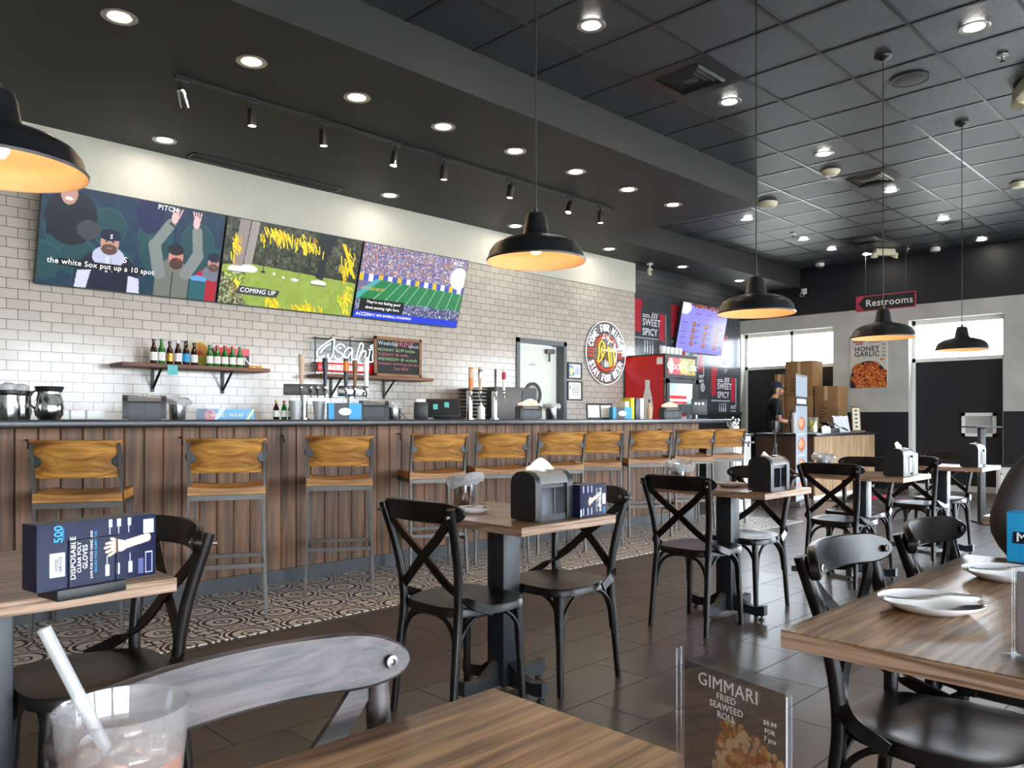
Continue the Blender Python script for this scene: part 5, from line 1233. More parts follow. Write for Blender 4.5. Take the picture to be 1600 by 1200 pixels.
def tower(x, y, label, box, handles, rz=-.5):
    t = thing('beer_tap_tower', label, 'beer tap', (x, y, BT), rz, 'steel beer tap towers')
    z0 = .2 if box else .26
    MB().lathe([(0, 0), (.045, 0), (.045, .008), (.027, .012), (.027, z0), (0, z0)], (0, 0), 24).done('column', 'chrome', t)
    if box: MB().box(-box[0], -.04, .185, box[1], .04, .27, .008).done('tap_head', 'chrome' if box[2] else 'steel', t)
    for hx, typ in handles:
        b = MB().tube([(hx, -.03, .225), (hx, -.075, .225), (hx, -.09, .2), (hx, -.095, .165)], [.012, .01, .009, .007], 10).lathe([(0, .235), (.012, .235), (.014, .25), (.009, .262), (0, .262)], (hx, -.075), 12); b.done('faucet', 'chrome', t)
        if typ: 
            mt, h, w0, w1, c2 = typ
            q = MB().lathe([(0, .262), (w0, .266), (w0*1.1, .3), (w1, .262+h*.85), (w1*.9, .262+h), (0, .262+h)], (hx, -.075), 14, 1, .6).done('tap_handle', mt, t)
            if c2: MB().lathe([(w1*1.05, .262+h*.55), (w1*1.1, .262+h*.85), (w1*.7, .262+h*1.02), (0, .262+h*1.02)], (hx, -.075), 14, 1, .6).done('handle_badge', c2, q)
tower(3.15, 5.4, 'steel tap tower with wide box head and a cream turned handle', (.15, .17, 0), [(-.02, ('tan', .23, .012, .024, None)), (.05, None), (.1, None), (.155, ('navy', .2, .012, .02, 'kick'))])
tower(3.58, 5.42, 'polished tap tower with wooden and white R handles', (.1, .14, 1), [(-.04, ('kick', .22, .014, .02, 'orange')), (.03, ('framewood', .21, .012, .022, None)), (.12, ('white', .23, .016, .02, 'paper'))])
tower(4.76, 5.3, 'slim chrome tap tower with an orange handle', None, [(-.005, ('orange', .2, .02, .022, 'tan')), (.08, ('tan', .2, .014, .02, 'chrome'))])
tower(5.07, 5.3, 'slim chrome tap tower with black and red-white handles', None, [(-.01, ('black', .2, .008, .012, None)), (.07, ('white', .19, .012, .018, 'ink_red'))])
t = thing('till_screen', 'black touch screen till tilted back on the bar', 'till', (4.52, 5.38, BT), -.6)
MB().at(RT(0, 0, .1, -.45)).box(-.15, -.012, -.09, .15, .012, .09, .008).done('tablet', 'black', t); MB().at(RT(0, 0, .1, -.45)).box(-.13, -.014, -.075, .13, -.0125, .075).done('display', 'counter', t); MB().box(-.08, .0, 0, .08, .12, .09, .01).done('stand', 'black', t)
b = MB().at(RT(0, 0, .1, -.45)); b.box(-.09, -.0155, -.02, -.05, -.0145, .03).box(.01, -.0155, .0, .05, -.0145, .05); b.done('icons', 'tealnote', t)
t = thing('receipt_printer', 'black receipt printer behind the till screen', 'printer', (4.3, 5.42, BT), -.6)
MB().box(-.06, -.05, 0, .06, .05, .15, .01).done('body', 'black', t); MB().box(-.04, -.02, .15, .04, .0, .175).done('paper_roll', 'paper', t)
tag(MB().lathe([(0, 0), (.035, 0), (.036, .1), (.02, .125), (.008, .135), (.004, .16), (0, .16)], (0, 0), 20).done('squeeze_bottle', 'white', loc=(4.92, 5.32, BT)), 'white squeeze bottle between the two slim tap towers', 'bottle')
b = MB()
for k in range(14): b.lathe([(0, .0+k*.042), (.15, k*.042), (.17, .012+k*.042), (.17, .03+k*.042), (.0, .034+k*.042)], (0, 0), 28)
tag(b.done('steel_tray_stack', 'steel', loc=(6.15, 6.8, .92)), 'tall stack of round steel trays behind the slim tap towers', 'tray stack')
t = thing('steel_cabinet', 'stainless steel appliance on the back counter by the kitchen door', 'appliance', (6.35, 6.6, .92)); MB().box(0, 0, 0, .68, .45, .6, .01).done('housing', 'steel', t); MB().box(.42, -.006, .42, .64, 0, .56).done('control_panel', 'kick', t)
for k, (x, l) in enumerate(((6.55, 'left'), (6.75, 'right'))):
    t = thing('standing_frame', '%s black framed notice leaning on the bar under the small frames' % l, 'frame', (x, 5.42, BT), -.5, 'black framed notices on the bar'); MB().at(RT(0, 0, 0, -.12)).box(0, 0, 0, .17, .012, .17, .002).done('frame', 'black', t); MB().at(RT(0, 0, 0, -.12)).box(.018, -.002, .018, .152, 0, .152).done('paper', 'paper', t)
for k, (x, m_, l) in enumerate(((7.1, 'offwhite', 'beige'), (7.2, 'yellow', 'yellow'), (7.29, 'navy', 'navy'), (7.38, 'lilac', 'pale'))):
    tag(MB().box(0, 0, 0, .07, .12, .24 if k else .2, .003).done('menu_binder', m_, loc=(x, 5.32, BT)), '%s upright binder on the bar before the red fridge side' % l, 'binder', 'upright binders on the bar')
t = thing('wine_carafe', 'tan label bottle standing before the red fridge side', 'bottle', (7.53, 5.3, BT)); MB().lathe([(0, 0), (.03, 0), (.03, .12), (.012, .16), (.012, .22), (0, .22)], (0, 0), 18).done('glass_body', 'tan', t); MB().lathe([(.014, .19), (.014, .225), (0, .226)], (0, 0), 14).done('cap', 'kick', t)
t = thing('counter_sign', 'black square counter sign with pale marks at the end of the bar', 'sign', (8.26, 5.1, BT), -.6); MB().box(-.1, -.008, .05, .1, .008, .24, .003).tube([(-.08, 0, 0), (-.08, 0, .28)], .006).box(-.09, -.05, 0, .09, .05, .01).done('board', 'black', t); MB().at(face(0, -.0095, .18)).box(-.06, -.01, 0, -.03, .02, .001).box(-.015, -.01, 0, .01, .02, .001).box(.03, -.01, 0, .06, .02, .001).done('pale_marks', 'paper', t, smooth=False)
# clear cups in a stack by the taps
for i, (x, y) in enumerate(((3.02, 5.3), (3.24, 5.33))): tag(MB().lathe([(0, 0), (.035, 0), (.048, .13), (.05, .14), (.046, .14), (.033, .005), (0, .005)], (0, 0), 20).done('plastic_cup', 'wrap', loc=(x, y, BT)), 'clear plastic cup %s of the first tap column' % ['left', 'right'][i], 'cup', 'clear cups by the taps')

# ================================================================ far end of the room
t = thing('register_counter', 'plank-fronted register counter with black top by the far windows', 'counter', (10.87, 4.85, 0))
b = MB()
for i in range(18): b.box(i*.122, 0, .06, min(i*.122+.118, 2.2), .025, .9, .005, 1)
b.done('plank_front', 'palewood', t, smooth=False); MB().box(0, .025, 0, .025, .9, .9).done('end_panel', 'brownpanel', t, smooth=False)
MB().box(-.03, -.04, .9, 2.3, .95, .935, .005).done('counter_top', 'counter', t); MB().box(.01, .02, 0, 2.2, .04, .06).done('kick_board', 'white', t, smooth=False); MB().box(.03, .03, 0, 2.19, .88, .9).done('carcass', 'bandblack', t, smooth=False)
RZ = .936
tag(MB().box(-.75, -.45, 0, .75, .45, .008, .003).done('floor_mat', 'mat', loc=(11.65, 4.28, 0)), 'charcoal entrance mat with pink red print before the register counter', 'mat')
m = [o for o in COL.objects if o.name == 'floor_mat'][0]
MB().at(Matrix.Translation((0, .02, .0085)) @ Matrix.Rotation(-.1, 4, 'Z')).tube([(-.4, 0, 0), (-.25, .13, 0), (-.2, -.08, 0), (-.05, .1, 0), (.05, -.08, 0), (.2, .12, 0), (.35, -.05, 0)], .03, 6).box(-.45, -.3, 0, .4, -.24, .0006).done('printed_mark', 'pinkred', m, smooth=False)
t = thing('roll_up_banner', 'tall pale banner stand seen nearly edge-on before the register', 'banner', (9.83, 4.64, 0), .2)
MB().box(0, -.06, 0, .62, .08, .07, .01).tube([(.31, .04, .05), (.31, .04, 1.72)], .008).box(0, .0, 1.7, .62, .02, 1.73).done('stand', 'steel', t)
im = Img(60, 160, '#aab4bd'); im.rect(0, .16, 1, .24, '#3c4650'); im.rect(.1, .18, .9, .22, '#ffffff')
for k in range(4): im.ell(.5, .38+k*.17, .32, .055, '#c9795c'); im.ell(.45, .37+k*.17, .2, .035, '#e6a884'); im.rect(.1, .46+k*.17, .8, .47+k*.17, '#eef2f4')
sheet('printed_banner', im, 'pics', .6, 1.63, face(.01, 0, .07), t)
t = thing('tripod_stand', 'thin black tripod stand with straps beside the banner', 'tripod', (9.62, 4.82, 0))
for k in range(3): MB().tube([(0, 0, .82), (.2*math.cos(k*2.1+.3), .2*math.sin(k*2.1+.3), 0)], .007, 8).done('leg', 'steel', t)
MB().tube([(0, 0, .78), (.01, 0, 1.1)], .01, 8).tube([(.01, 0, 1.08), (.13, -.02, 1.68)], .004, 6).tube([(.04, 0, 1.08), (.14, -.02, 1.6)], .004, 6).done('pole', 'black', t); MB().box(-.05, -.03, 1.0, .1, .03, 1.12, .01).lathe([(0, .76), (.025, .77), (.025, .83), (0, .84)], (0, 0), 12).done('mount_head', 'black', t)
# sliding door cabinet with plant at the end of the bar
t = thing('barn_door_cabinet', 'white cabinet with black sliding rail at the end of the bar', 'cabinet', (8.72, 4.9, 0))
MB().box(0, 0, 0, .42, .36, .93, .004).done('body', 'white', t); MB().box(-.02, -.02, .93, .46, .38, .96, .004).done('top', 'counter', t); MB().box(-.01, -.03, .84, .45, -.02, .865).box(.08, -.035, .8, .1, -.018, .87).box(.3, -.035, .8, .32, -.018, .87).done('rail', 'black', t)
b = MB()
for k in range(4): b.box(.03+k*.055, -.018, .06, .078+k*.055, -.004, .82, .003)
b.done('sliding_door', 'white', t); MB().box(.26, -.006, .1, .4, -.002, .8).done('open_shelf', 'concrete', t)
t = thing('potted_flowers', 'small white pot of white flowers on the sliding door cabinet', 'plant', (8.9, 5.0, .96)); MB().lathe([(0, 0), (.05, 0), (.065, .1), (.06, .1), (0, .09)], (0, 0), 20).done('pot', 'white', t)
r_ = random.Random(4); b = MB(); c = MB()
for k in range(46):
    a = r_.uniform(0, 6.28); q = r_.uniform(0, .09); z = .1+r_.uniform(.0, .11)*(1-q*3); p = Vector((q*math.cos(a), q*math.sin(a), z))
    if k % 2: c.sph(p, .014, 8, 5)
    else: b.at(Matrix.Translation(p) @ Matrix.Rotation(a, 4, 'Z') @ Matrix.Rotation(.5, 4, 'X')).prism([(-.02, 0), (0, -.007), (.025, 0), (0, .007)], 0, .001)
b.done('foliage', 'leaf', t); c.done('blossoms', 'porcelain', t)
# cardboard boxes
def carton(x0, y0, z0, x1, y1, z1, label):
    t = thing('cardboard_box', label, 'box', ((x0+x1)/2, (y0+y1)/2, z0), 0, 'cardboard boxes stacked by the far window'); hx, hy, h = (x1-x0)/2, (y1-y0)/2, z1-z0
    MB().box(-hx, -hy, 0, hx, hy, h, .004).done('carton', 'card', t); MB().box(-hx-.001, -.03, h*.6, -hx+.0, .03, h).box(-hx, -.03, h, hx, .03, h+.001).done('packing_tape', 'tape', t)
    b = MB().at(Matrix.Translation((-hx-.0015, hy*.6, h*.45)) @ Matrix.Rotation(-PI/2, 4, 'Z') @ Matrix.Rotation(PI/2, 4, 'X')); 
    for k in range(5): b.box(.0, -.05*k, 0, .09+.05*(k % 2), -.05*k+.015, .0004)
    b.done('printed_marks', 'brownpanel', t, smooth=False)
z = 0
for k, h in enumerate((.5, .5, .55, .6)): carton(13.2, 5.93, z, 13.6, 6.42, z+h-.002, 'brown cardboard box in the tall stack by the window, %s' % ['lowest', 'second from the floor', 'second from the top', 'topmost'][k]); z += h
z = 0
for k, h in enumerate((.55, .55, .6)): carton(13.2, 5.5, z, 13.6, 5.9, z+h-.002, 'brown cardboard box in the front stack beside the plaster wall, %s' % ['lowest', 'middle', 'topmost with dark scribbles'][k]); z += h
z = 0
for k, h in enumerate((.65, .65, .63)): carton(13.2, 6.44, z, 13.6, 6.62, z+h-.002, 'brown cardboard box behind the standing employee, %s' % ['lowest', 'middle', 'topmost'][k]); z += h
# things on the register counter
tag(MB().lathe([(0, 0), (.04, 0), (.045, .3), (.04, .3), (0, .29)], (0, 0), 18).done('cup_stack', 'paper', loc=(11.0, 5.2, RZ)), 'tall stack of white cups on the left of the register counter', 'cups')
t = thing('fruit_jar', 'clear jar of lemons and limes on the register counter', 'jar', (11.35, 5.1, RZ)); MB().lathe([(0, 0), (.08, 0), (.085, .22), (.08, .235), (.075, .22), (.07, .01), (0, .01)], (0, 0), 24).done('jar', 'clear', t)
b = MB(); 
for k in range(12): b.sph((.035*math.cos(k*2.4), .035*math.sin(k*2.4), .04+.012*k), .028, 10, 6)
b.done('citrus', 'yellow', t)
t = thing('card_terminal', 'black payment terminal with silver arm on the register counter', 'card terminal', (11.98, 5.15, RZ), -.3); MB().box(-.14, -.1, 0, .16, .1, .07, .01).at(RT(.0, 0, .1, 0, .5)).box(-.1, -.07, 0, .16, .07, .02, .006).done('base', 'black', t); MB().at(RT(.05, -.11, .12, 0, .35)).box(-.02, -.02, 0, .28, .02, .02, .005).done('arm', 'chrome', t)
t = thing('napkin_pile', 'crumpled white paper bag beside the payment terminal', 'paper bag', (11.6, 5.0, RZ)); napkin(MB(), 0, 0, .0, 2.2, 3).done('bag_front', 'paper', t); napkin(MB(), .03, .05, .0, 2.0, 5).done('bag_back', 'paper', t)
t = thing('register_screen', 'dark register screen turned from the customer', 'screen', (11.6, 5.55, RZ), .5); MB().box(-.12, -.08, 0, .12, .08, .02, .005).tube([(0, 0, .02), (0, 0, .18)], .02).done('stand', 'black', t); MB().at(RT(0, 0, .25, .3)).box(-.16, -.012, -.11, .16, .012, .11, .006).done('display', 'kick', t)
for k, (x, y, l) in enumerate(((12.3, 5.1, 'left'), (12.45, 5.05, 'right'))):
    t = thing('leaflet_stand', 'clear stand of printed leaflets, %s of two on the register counter' % l, 'leaflet stand', (x, y, RZ), -.5, 'leaflet stands on the register counter'); MB().at(RT(0, 0, 0, -.25)).box(-.08, 0, 0, .08, .02, .27, .002).done('holder', 'clear', t); MB().at(RT(0, 0, 0, -.25)).box(-.07, -.004, .01, .07, -.001, .25).done('leaflet', 'lilac', t)
tag(MB().sph((0, 0, .0), (.06, .04, .04), 12, 8).done('green_tape_roll', 'green', loc=(12.2, 5.3, RZ+.3)), 'green ribbon bunch on top of the leaflets', 'ribbon') if 0 else None
t = thing('pump_bottle', 'white hand sanitizer pump bottle beside the leaflets', 'bottle', (12.72, 5.15, RZ)); MB().lathe([(0, 0), (.035, 0), (.035, .14), (.012, .16), (0, .16)], (0, 0), 18).done('bottle_body', 'clear', t); MB().tube([(0, 0, .15), (0, 0, .22), (-.045, 0, .22)], .008, 8).done('pump', 'white', t)
t = thing('wooden_sign', 'tall narrow wooden easel sign at the right end of the register counter', 'sign', (12.98, 5.1, RZ), -.9); MB().at(RT(0, 0, 0, -.15, .0)).box(-.07, 0, 0, .07, .02, .42, .003).done('board', 'framewood', t); MB().at(RT(0, 0, 0, -.15)).box(-.055, -.003, .03, .055, 0, .39).done('printed_face', 'offwhite', t)
b = MB()
for k in range(5): b.at(RT(0, 0, 0, -.15) @ face(0, -.004, .35-k*.065)).box(-.025, -.012, 0, .025, .002, .0005).box(-.008, -.022, 0, .008, .012, .0005)
b.done('lettering', 'black_l', t, smooth=False); MB().box(-.12, -.05, 0, .12, .08, .02, .004).done('base', 'framewood', t)
# pole table
t = thing('pole_table', 'slim black pole stand with thin flat top before the vent', 'stand', (9.8, 2.5, 0), -PI/4); MB().box(-.14, -.14, 1.05, .14, .14, 1.068, .004).done('top', 'black', t); MB().box(-.03, -.03, .02, .03, .03, 1.05, .004).done('pole', 'black', t); MB().box(-.05, -.2, 0, .24, .2, .02, .004).done('base_plate', 'black', t)
# vent in the black panel
t = thing('wall_grille', 'white framed grey grille in the black window panel', 'grille', (XW+.14, 3.33, .87)); e = .05
MB().box(0, 0, 0, .03, .48, e).box(0, 0, .37-e, .03, .48, .37).box(0, 0, 0, .03, e, .37).box(0, .48-e, 0, .03, .48, .37).done('frame', 'white', t, smooth=False)
b = MB().box(.02, e, e, .03, .48-e, .37-e)
for k in range(14): b.box(.008, e, e+k*.019, .02, .48-e, e+k*.019+.006)
b.done('grille', 'concrete', t, smooth=False)
# low white cabinet
t = thing('low_cabinet', 'low white cabinet with black top by the far wall at the right', 'cabinet', (13.3, 1.7, 0)); MB().box(0, 0, .03, .38, 1.5, .44, .003).done('body', 'white', t); MB().box(-.02, -.02, .44, .38, 1.52, .47, .003).done('top', 'kick', t)
for k in range(3):
    y0 = .03+k*.49; d = MB().box(-.015, y0, .08, 0, y0+.46, .41, .002).done('door', 'white', t); MB().box(-.02, y0+.03, .11, -.015, y0+.05, .37).box(-.02, y0+.41, .11, -.015, y0+.43, .37).box(-.02, y0+.03, .11, -.015, y0+.43, .13).box(-.02, y0+.03, .33, -.015, y0+.43, .35).done('panel_moulding', 'white', d)
    MB().box(-.022, y0+.18, .37, -.014, y0+.28, .39, .004).done('handle_slot', 'black', d)
for y in (.02, 1.44): MB().box(.01, y, 0, .05, y+.04, .03).done('foot', 'white', t)
# poster
im = Img(150, 216, '#c9c4ba'); im.noise(20, 0, 0, 1, 1, .03); im.rect(0, 0, .3, .06, '#23262e')
im.rect(.08, .1, .4, .125, '#a8483e'); im.rect(.15, .14, .35, .165, '#a8483e'); im.rect(.5, .12, .85, .14, '#8a867e')
for k in range(4): im.rect(.87, .17+k*.07, .95, .2+k*.07, '#8a867e')
im.ell(.5, .82, .49, .335, '#2e2d2c'); im.rect(.01, .82, .99, 1, '#2e2d2c'); im.ell(.86, .465, .06, .025, '#c98a4a')
rs = np.random.RandomState(8)
for _ in range(40):
    cx = rs.uniform(.1, .9); cy = rs.uniform(.57, .98)
    if ((cx-.5)/.44)**2+((cy-.84)/.3)**2 > 1 and cy < .84: continue
    im.ell(cx, cy, .14, .06, '#8a3416', 1, rs.uniform(-1, 1))
    for _ in range(70):
        a, q = rs.rand()*6.28, math.sqrt(rs.rand()); im.ell(cx+q*.13*math.cos(a), cy+q*.075*math.sin(a), .022*rs.uniform(.4, 1.3), .014*rs.uniform(.4, 1.3), ['#c8652a', '#d98a3e', '#a8481d', '#8a3015', '#e0a05a', '#b8502a'][rs.randint(6)])
t = thing('food_poster', 'poster reading HONEY GARLIC over a dish of fried chicken', 'poster', (XW-.012, 5.49, 1.67)); MB().box(.0, -.61, 0, .01, 0, .88).done('backing_board', 'paper', t)
FP = Matrix.Translation((-.001, 0, 0)) @ Matrix.Rotation(-PI/2, 4, 'Z') @ Matrix.Rotation(PI/2, 4, 'X')
p = sheet('printed_face', im, 'pic', .61, .88, FP, t)
MB().at(FP @ Matrix.Translation((.28, .655, .0015))).text('HONEY', .115, .0004, 'CENTER', .015).at(FP @ Matrix.Translation((.28, .565, .0015))).text('GARLIC', .115, .0004, 'CENTER', .015).done('lettering', 'black_l', p, smooth=False)
# restrooms sign
t = thing('restrooms_sign', 'hanging black and red sign reading Restrooms with a left arrow', 'sign', (13.2, 5.2, 2.9)); FS = Matrix.Rotation(-PI/2, 4, 'Z') @ Matrix.Rotation(PI/2, 4, 'X')
MB().box(0, -.92, 0, .02, 0, .25, .002).done('board', 'pinkred', t); f = MB().at(Matrix.Translation((-.001, 0, 0)) @ FS).prism([(.04, .125), (.13, .235), (.905, .235), (.905, .015), (.13, .015)], 0, .001).done('black_field', 'black', t, smooth=False)
bt = MB().at(Matrix.Translation((-.0025, 0, 0)) @ FS @ Matrix.Translation((.52, .12, 0))).text('Restrooms', .155, .0005, 'CENTER', .006); bt.done('lettering', 'paper', f, smooth=False)
for y in (-.15, -.77): MB().tube([(.01, y, .25), (.01, y, ZC-2.9)], .003, 6).done('hanging_wire', 'steel', t)

# ================================================================ people
def skinned(name, V, E, R, mat, parent, sub=2, root=0):
    me = bpy.data.meshes.new(name); bm = bmesh.new(); L = bm.verts.layers.skin.verify(); vs = []
    for i, p in enumerate(V):
        v = bm.verts.new(p); r = R[i]; v[L].radius = r if isinstance(r, tuple) else (r, r); v[L].use_root = (i == root); vs.append(v)
    for a, b_ in E: bm.edges.new((vs[a], vs[b_]))
    bm.to_mesh(me); bm.free(); o = bpy.data.objects.new(name, me); COL.objects.link(o)
    s = o.modifiers.new('skin', 'SKIN'); s.use_smooth_shade = True; s.branch_smoothing = .6
    u = o.modifiers.new('sub', 'SUBSURF'); u.levels = sub; u.render_levels = sub
    dg = bpy.context.evaluated_depsgraph_get(); nm_ = bpy.data.meshes.new_from_object(o.evaluated_get(dg)); bpy.data.objects.remove(o)
    nm_.name = name; nm_.materials.clear(); nm_.materials.append(M[mat]); nm_.polygons.foreach_set('use_smooth', [True]*len(nm_.polygons))
    return nm_
def mobj(name, mesh, parent):
    o = bpy.data.objects.new(name, mesh); COL.objects.link(o); o.parent = parent; return o
def chain(V, E, R, start, pts, rad):
    prev = start
    for p, r in zip(pts, rad): V.append(tuple(p)); R.append(r); E.append((prev, len(V)-1)); prev = len(V)-1
    return prev
def hand_chain(V, E, R, wrist, d, palm_n, s=1):
    """fingers from the wrist vertex; d = direction of the hand, palm_n = palm normal"""
    d = Vector(d).normalized(); n = Vector(palm_n); n = (n-d*n.dot(d)).normalized(); w = d.cross(n)*s; W0 = Vector(V[wrist])
    pc = chain(V, E, R, wrist, [W0+d*.045], [(.032, .016)])
    for k, (o, L) in enumerate(((-.03, .065), (-.01, .078), (.01, .072), (.03, .056))):
        b0 = W0+d*.085+w*o; chain(V, E, R, pc, [b0, b0+d*L*.45+n*.01, b0+d*L*.8+n*.028, b0+d*L*.95+n*.045], [.0105, .009, .008, .0065])
    b0 = W0+d*.03-w*.035+n*.01; chain(V, E, R, pc, [b0, b0+d*.03-w*.015+n*.015, b0+d*.055-w*.01+n*.025], [.012, .01, .008])
def head_mesh(mesh, c, yaw=0, pitch=0, s=1):
    """add a shaped head to a body mesh: local +x is the face"""
    bm = bmesh.new(); bm.from_mesh(mesh); T = Matrix.Translation(c) @ Matrix.Rotation(yaw, 4, 'Z') @ Matrix.Rotation(pitch, 4, 'Y'); n, m = 32, 24; rows = []
    for j in range(m+1):
        ph = PI*j/m; z = -math.cos(ph)*.118; rr = math.sin(ph); row = []
        for i in range(n):
            a = 2*PI*i/n; x = math.cos(a)*rr; y = math.sin(a)*rr
            X = x*(.098 if x > 0 else .1); Y = y*.076
            if z < 0: k = -z/.118; X = X*(1-.22*k) + .016*k*max(0, x); Y *= (1-.3*k*k)
            if x > 0:
                X += .024*math.exp(-(y/.16)**2-((z+.022)/.018)**2)+.012*math.exp(-(y/.12)**2-((z-.0)/.026)**2)   # nose
                X += .007*math.exp(-(y/.3)**2-((z+.058)/.01)**2)+.009*math.exp(-(y/.25)**2-((z+.095)/.018)**2)      # lips, chin
                X += .005*math.exp(-((abs(y)-.4)/.2)**2-((z-.028)/.01)**2)-.007*math.exp(-((abs(y)-.4)/.16)**2-((z-.008)/.013)**2)   # brow, eye socket
            row.append(bm.verts.new(T @ Vector((X*s, Y*s, z*s))))
        rows.append(row)
    for a, b_ in zip(rows, rows[1:]):
        for i in range(n):
            try: bm.faces.new([a[i], a[(i+1) % n], b_[(i+1) % n], b_[i]]).smooth = True
            except ValueError: pass
    for sd in (-1, 1):
        r = bmesh.ops.create_uvsphere(bm, u_segments=10, v_segments=8, radius=.02); bmesh.ops.transform(bm, matrix=T @ Matrix.Translation((-.008*s, sd*.078*s, -.008*s)) @ Matrix.Diagonal((.9, .35, 1.5, 1)), verts=r['verts'])
    bm.to_mesh(mesh); bm.free(); mesh.polygons.foreach_set('use_smooth', [True]*len(mesh.polygons)); return T
def face_bits(T, parent):
    for sd in (-1, 1):
        MB().at(T).sph((.078, sd*.031, .008), .0095, 12, 8).done('eye', 'paper', parent); MB().at(T).sph((.0838, sd*.0315, .008), .0058, 8, 6).done('iris', 'black', parent)
        MB().at(T).tube([(.089, sd*.018, .028), (.09, sd*.033, .032), (.082, sd*.048, .027)], .0032, 6).done('eyebrow', 'hair', parent)
    MB().at(T).tube([(.089, -.02, -.058), (.0975, 0, -.057), (.089, .02, -.058)], .0035, 8).done('mouth', 'lips', parent)
M['lips'] = plain('lips', '#9c5c4f', .5)
def person(loc, rz, label, pose):
    t = thing('person', label, 'person', loc, rz)
    V = [(0, 0, .94)]; R = [(.14, .1)]; E = []
    if pose == 'stand':
        ch_ = chain(V, E, R, 0, [(0, 0, 1.05), (.005, 0, 1.2), (0, 0, 1.34), (-.005, 0, 1.43)], [(.11, .085), (.11, .085), (.1, .07), (.06, .045)])
        nk = chain(V, E, R, ch_, [(.005, 0, 1.49), (.02, 0, 1.56)], [.055, .052]); hc = (.03, 0, 1.615)
        hips = [[(0, s*.09, .86), (.01, s*.1, .5), (-.01, s*.105, .1), (.0, s*.105, .045), (.12, s*.12, .03)] for s in (-1, 1)]; hr = [.085, .058, .04, .04, .032]
        sh = [[(0, s*.12, 1.41), (0, s*.19, 1.385), (.02, s*.225, 1.12), (.2, s*.13, 1.1), (.235, s*.11, 1.105)] for s in (-1, 1)]; sr = [.06, .052, .04, .03, .024]
        hd = [((.8, -s*.6, .1), (0, 0, -1)) for s in (-1, 1)]
    else:
        V[0] = (0, 0, .53); ch_ = chain(V, E, R, 0, [(.0, 0, .66), (.02, 0, .8), (.05, 0, .95), (.07, 0, 1.03)], [(.11, .09), (.12, .09), (.1, .07), (.06, .045)])
        nk = chain(V, E, R, ch_, [(.085, 0, 1.09), (.11, 0, 1.16)], [.055, .052]); hc = (.125, 0, 1.215)
        hips = [[(.08, s*.1, .52), (.44, s*.13, .52), (.42, s*.13, .1), (.43, s*.13, .045), (.55, s*.13, .03)] for s in (-1, 1)]; hr = [.09, .065, .042, .04, .034]
        sh = [[(.06, s*.13, 1.01), (.06, s*.2, .985), (.1, s*.29, .8), (.27, s*.16, .68), (.3, s*.13, .67)] for s in (-1, 1)]; sr = [.06, .055, .042, .032, .025]
        hd = [((.8, -s*.5, 0), (0, 0, -1)) for s in (-1, 1)]
    for k, s in enumerate((-1, 1)):
        chain(V, E, R, 0, hips[k], hr); w = chain(V, E, R, ch_, sh[k], sr); hand_chain(V, E, R, w, hd[k][0], hd[k][1], s)
    me = skinned('body', V, E, R, 'skin', t); T = head_mesh(me, hc, 0, .1 if pose == 'stand' else .25); body = mobj('body', me, t); face_bits(T, body)
    # shirt or jacket
    g = .03 if pose == 'stand' else .038
    V = [tuple(Vector(hips[0][0])*0+Vector((0, 0, .9 if pose == 'stand' else .5)))]; R = [(.15+g, .115+g)]; E = []
    if pose == 'stand': c2 = chain(V, E, R, 0, [(0, 0, 1.05), (.005, 0, 1.2), (0, 0, 1.34), (-.005, 0, 1.43), (.0, 0, 1.49)], [(.12+g, .105+g), (.125+g, .11+g), (.15+g, .12+g), (.11+g, .1+g), (.07, .066)])
    else: c2 = chain(V, E, R, 0, [(.0, 0, .66), (.02, 0, .8), (.05, 0, .95), (.07, 0, 1.03), (.085, 0, 1.1)], [(.15+g, .12+g), (.16+g, .13+g), (.18+g, .13+g), (.12+g, .11+g), (.08, .078)])
    br = c2-1; lim = 2.55 if pose == 'stand' else 9
    for k in range(2):
        P = sh[k]
        if pose == 'stand': a, b_ = Vector(P[1]), Vector(P[2]); chain(V, E, R, br, [P[0], P[1], a.lerp(b_, .4), a.lerp(b_, .75)], [.065+g, .058+g, .05+g, .05+g])
        else: chain(V, E, R, br, P[:4], [.068+g, .06+g, .05+g, .036+g*.6])
    sm = skinned('top', V, E, R, 'tee' if pose == 'stand' else 'charcoal', t); bm = bmesh.new(); bm.from_mesh(sm)
    r = bmesh.ops.create_uvsphere(bm, u_segments=28, v_segments=18, radius=1)
    yo = Matrix.Translation((0, 0, 1.365)) @ Matrix.Diagonal((.118, .2, .125, 1)) if pose == 'stand' else Matrix.Translation((.055, 0, .975)) @ Matrix.Diagonal((.14, .215, .14, 1))
    bmesh.ops.transform(bm, matrix=yo, verts=r['verts']); bm.to_mesh(sm); bm.free(); sm.polygons.foreach_set('use_smooth', [True]*len(sm.polygons))
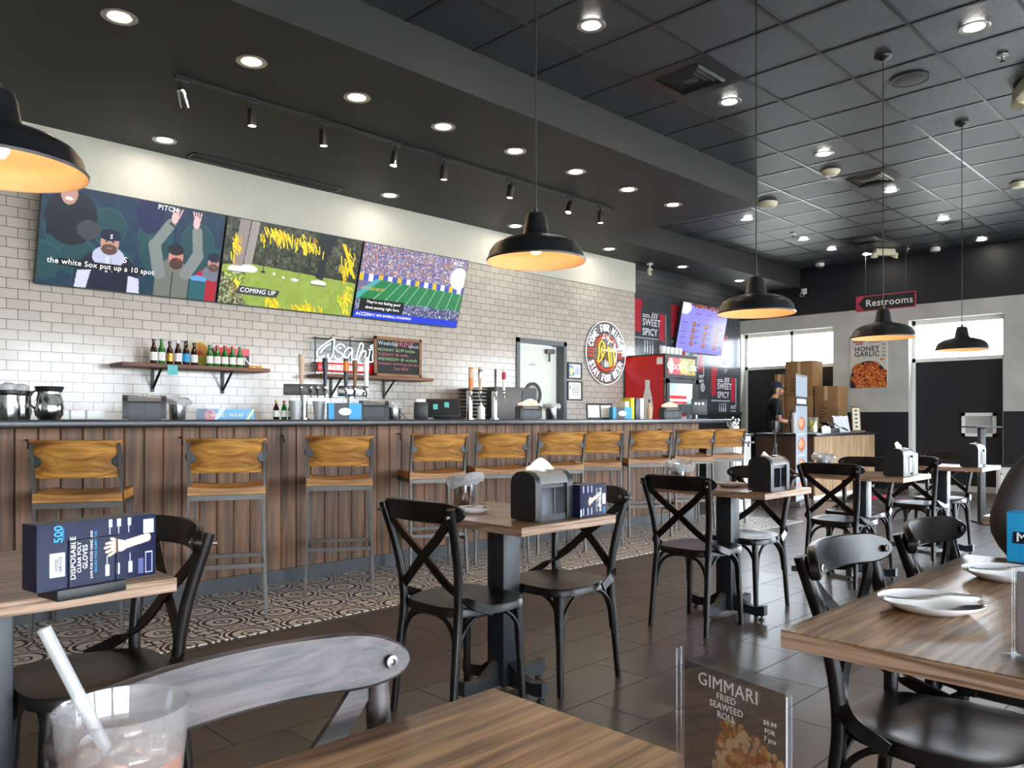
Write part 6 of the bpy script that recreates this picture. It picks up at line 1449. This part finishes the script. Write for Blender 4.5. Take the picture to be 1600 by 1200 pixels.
    shirt = mobj('t_shirt' if pose == 'stand' else 'jacket', sm, t)
    V = [(0, 0, .94 if pose == 'stand' else .53)]; R = [(.15, .115)]; E = []
    for k in range(2): chain(V, E, R, 0, hips[k][:3], [q+.018 for q in hr[:3]])
    mobj('trousers', skinned('trousers', V, E, R, 'jeans', t), t)
    for k in range(2):
        f = hips[k][3]; b = MB().at(Matrix.Translation((f[0]+.06, f[1], 0))).sph((0, 0, .045), (.14, .052, .045), 16, 10); b.done('shoe', 'black', t)
    if pose == 'stand':
        b = MB().at(T); b.lathe([(.0, .14), (.05, .135), (.09, .105), (.106, .06), (.108, .035), (.1, .035), (.0, .05)], (-.003, 0), 32, 1, .84); cap = b.done('baseball_cap', 'cap', t)
        b = MB().at(T); P = [(.09*math.cos(a), .075*math.sin(a)) for a in [(-.95+1.9*i/14) for i in range(15)]]; Q = [(.09*math.cos(a)+.085*math.cos(a)**.5 if abs(a) < 1.5 else 0, .078*math.sin(a)) for a in [(.95-1.9*i/14) for i in range(15)]]
        b.prism(P+Q, .034, .042); b.done('cap_brim', 'cap', cap); MB().at(T @ Matrix.Translation((.105, 0, .075)) @ Matrix.Rotation(PI/2, 4, 'Y')).lathe([(0, 0), (.018, 0), (.016, .006), (0, .006)], (0, 0), 14).done('cap_badge', 'paper', cap)
        MB().at(T).lathe([(.085, .035), (.101, .03), (.1, -.03), (.085, -.05), (.08, .0)], (-.012, 0), 24, .95, .82).done('hair', 'hair', t) if 0 else MB().at(T).sph((-.03, 0, .0), (.082, .081, .09), 20, 14).done('hair', 'hair', t)
    else:
        MB().at(T).sph((-.016, 0, .022), (.1, .085, .108), 24, 16).done('hair', 'hair', t)
    return t
person((12.05, 6.05, 0), -.85, 'person in navy cap and black t-shirt standing behind the register', 'stand')
person((3.03, .41, 0), PI+.4, 'person in charcoal jacket at the right edge, seated beside the table', 'sit')
c = copy_thing(c0, (3.06, .43, 0), PI+.4, 'cross-back chair under the seated person at the right edge', 'black cross-back chairs around the tables')
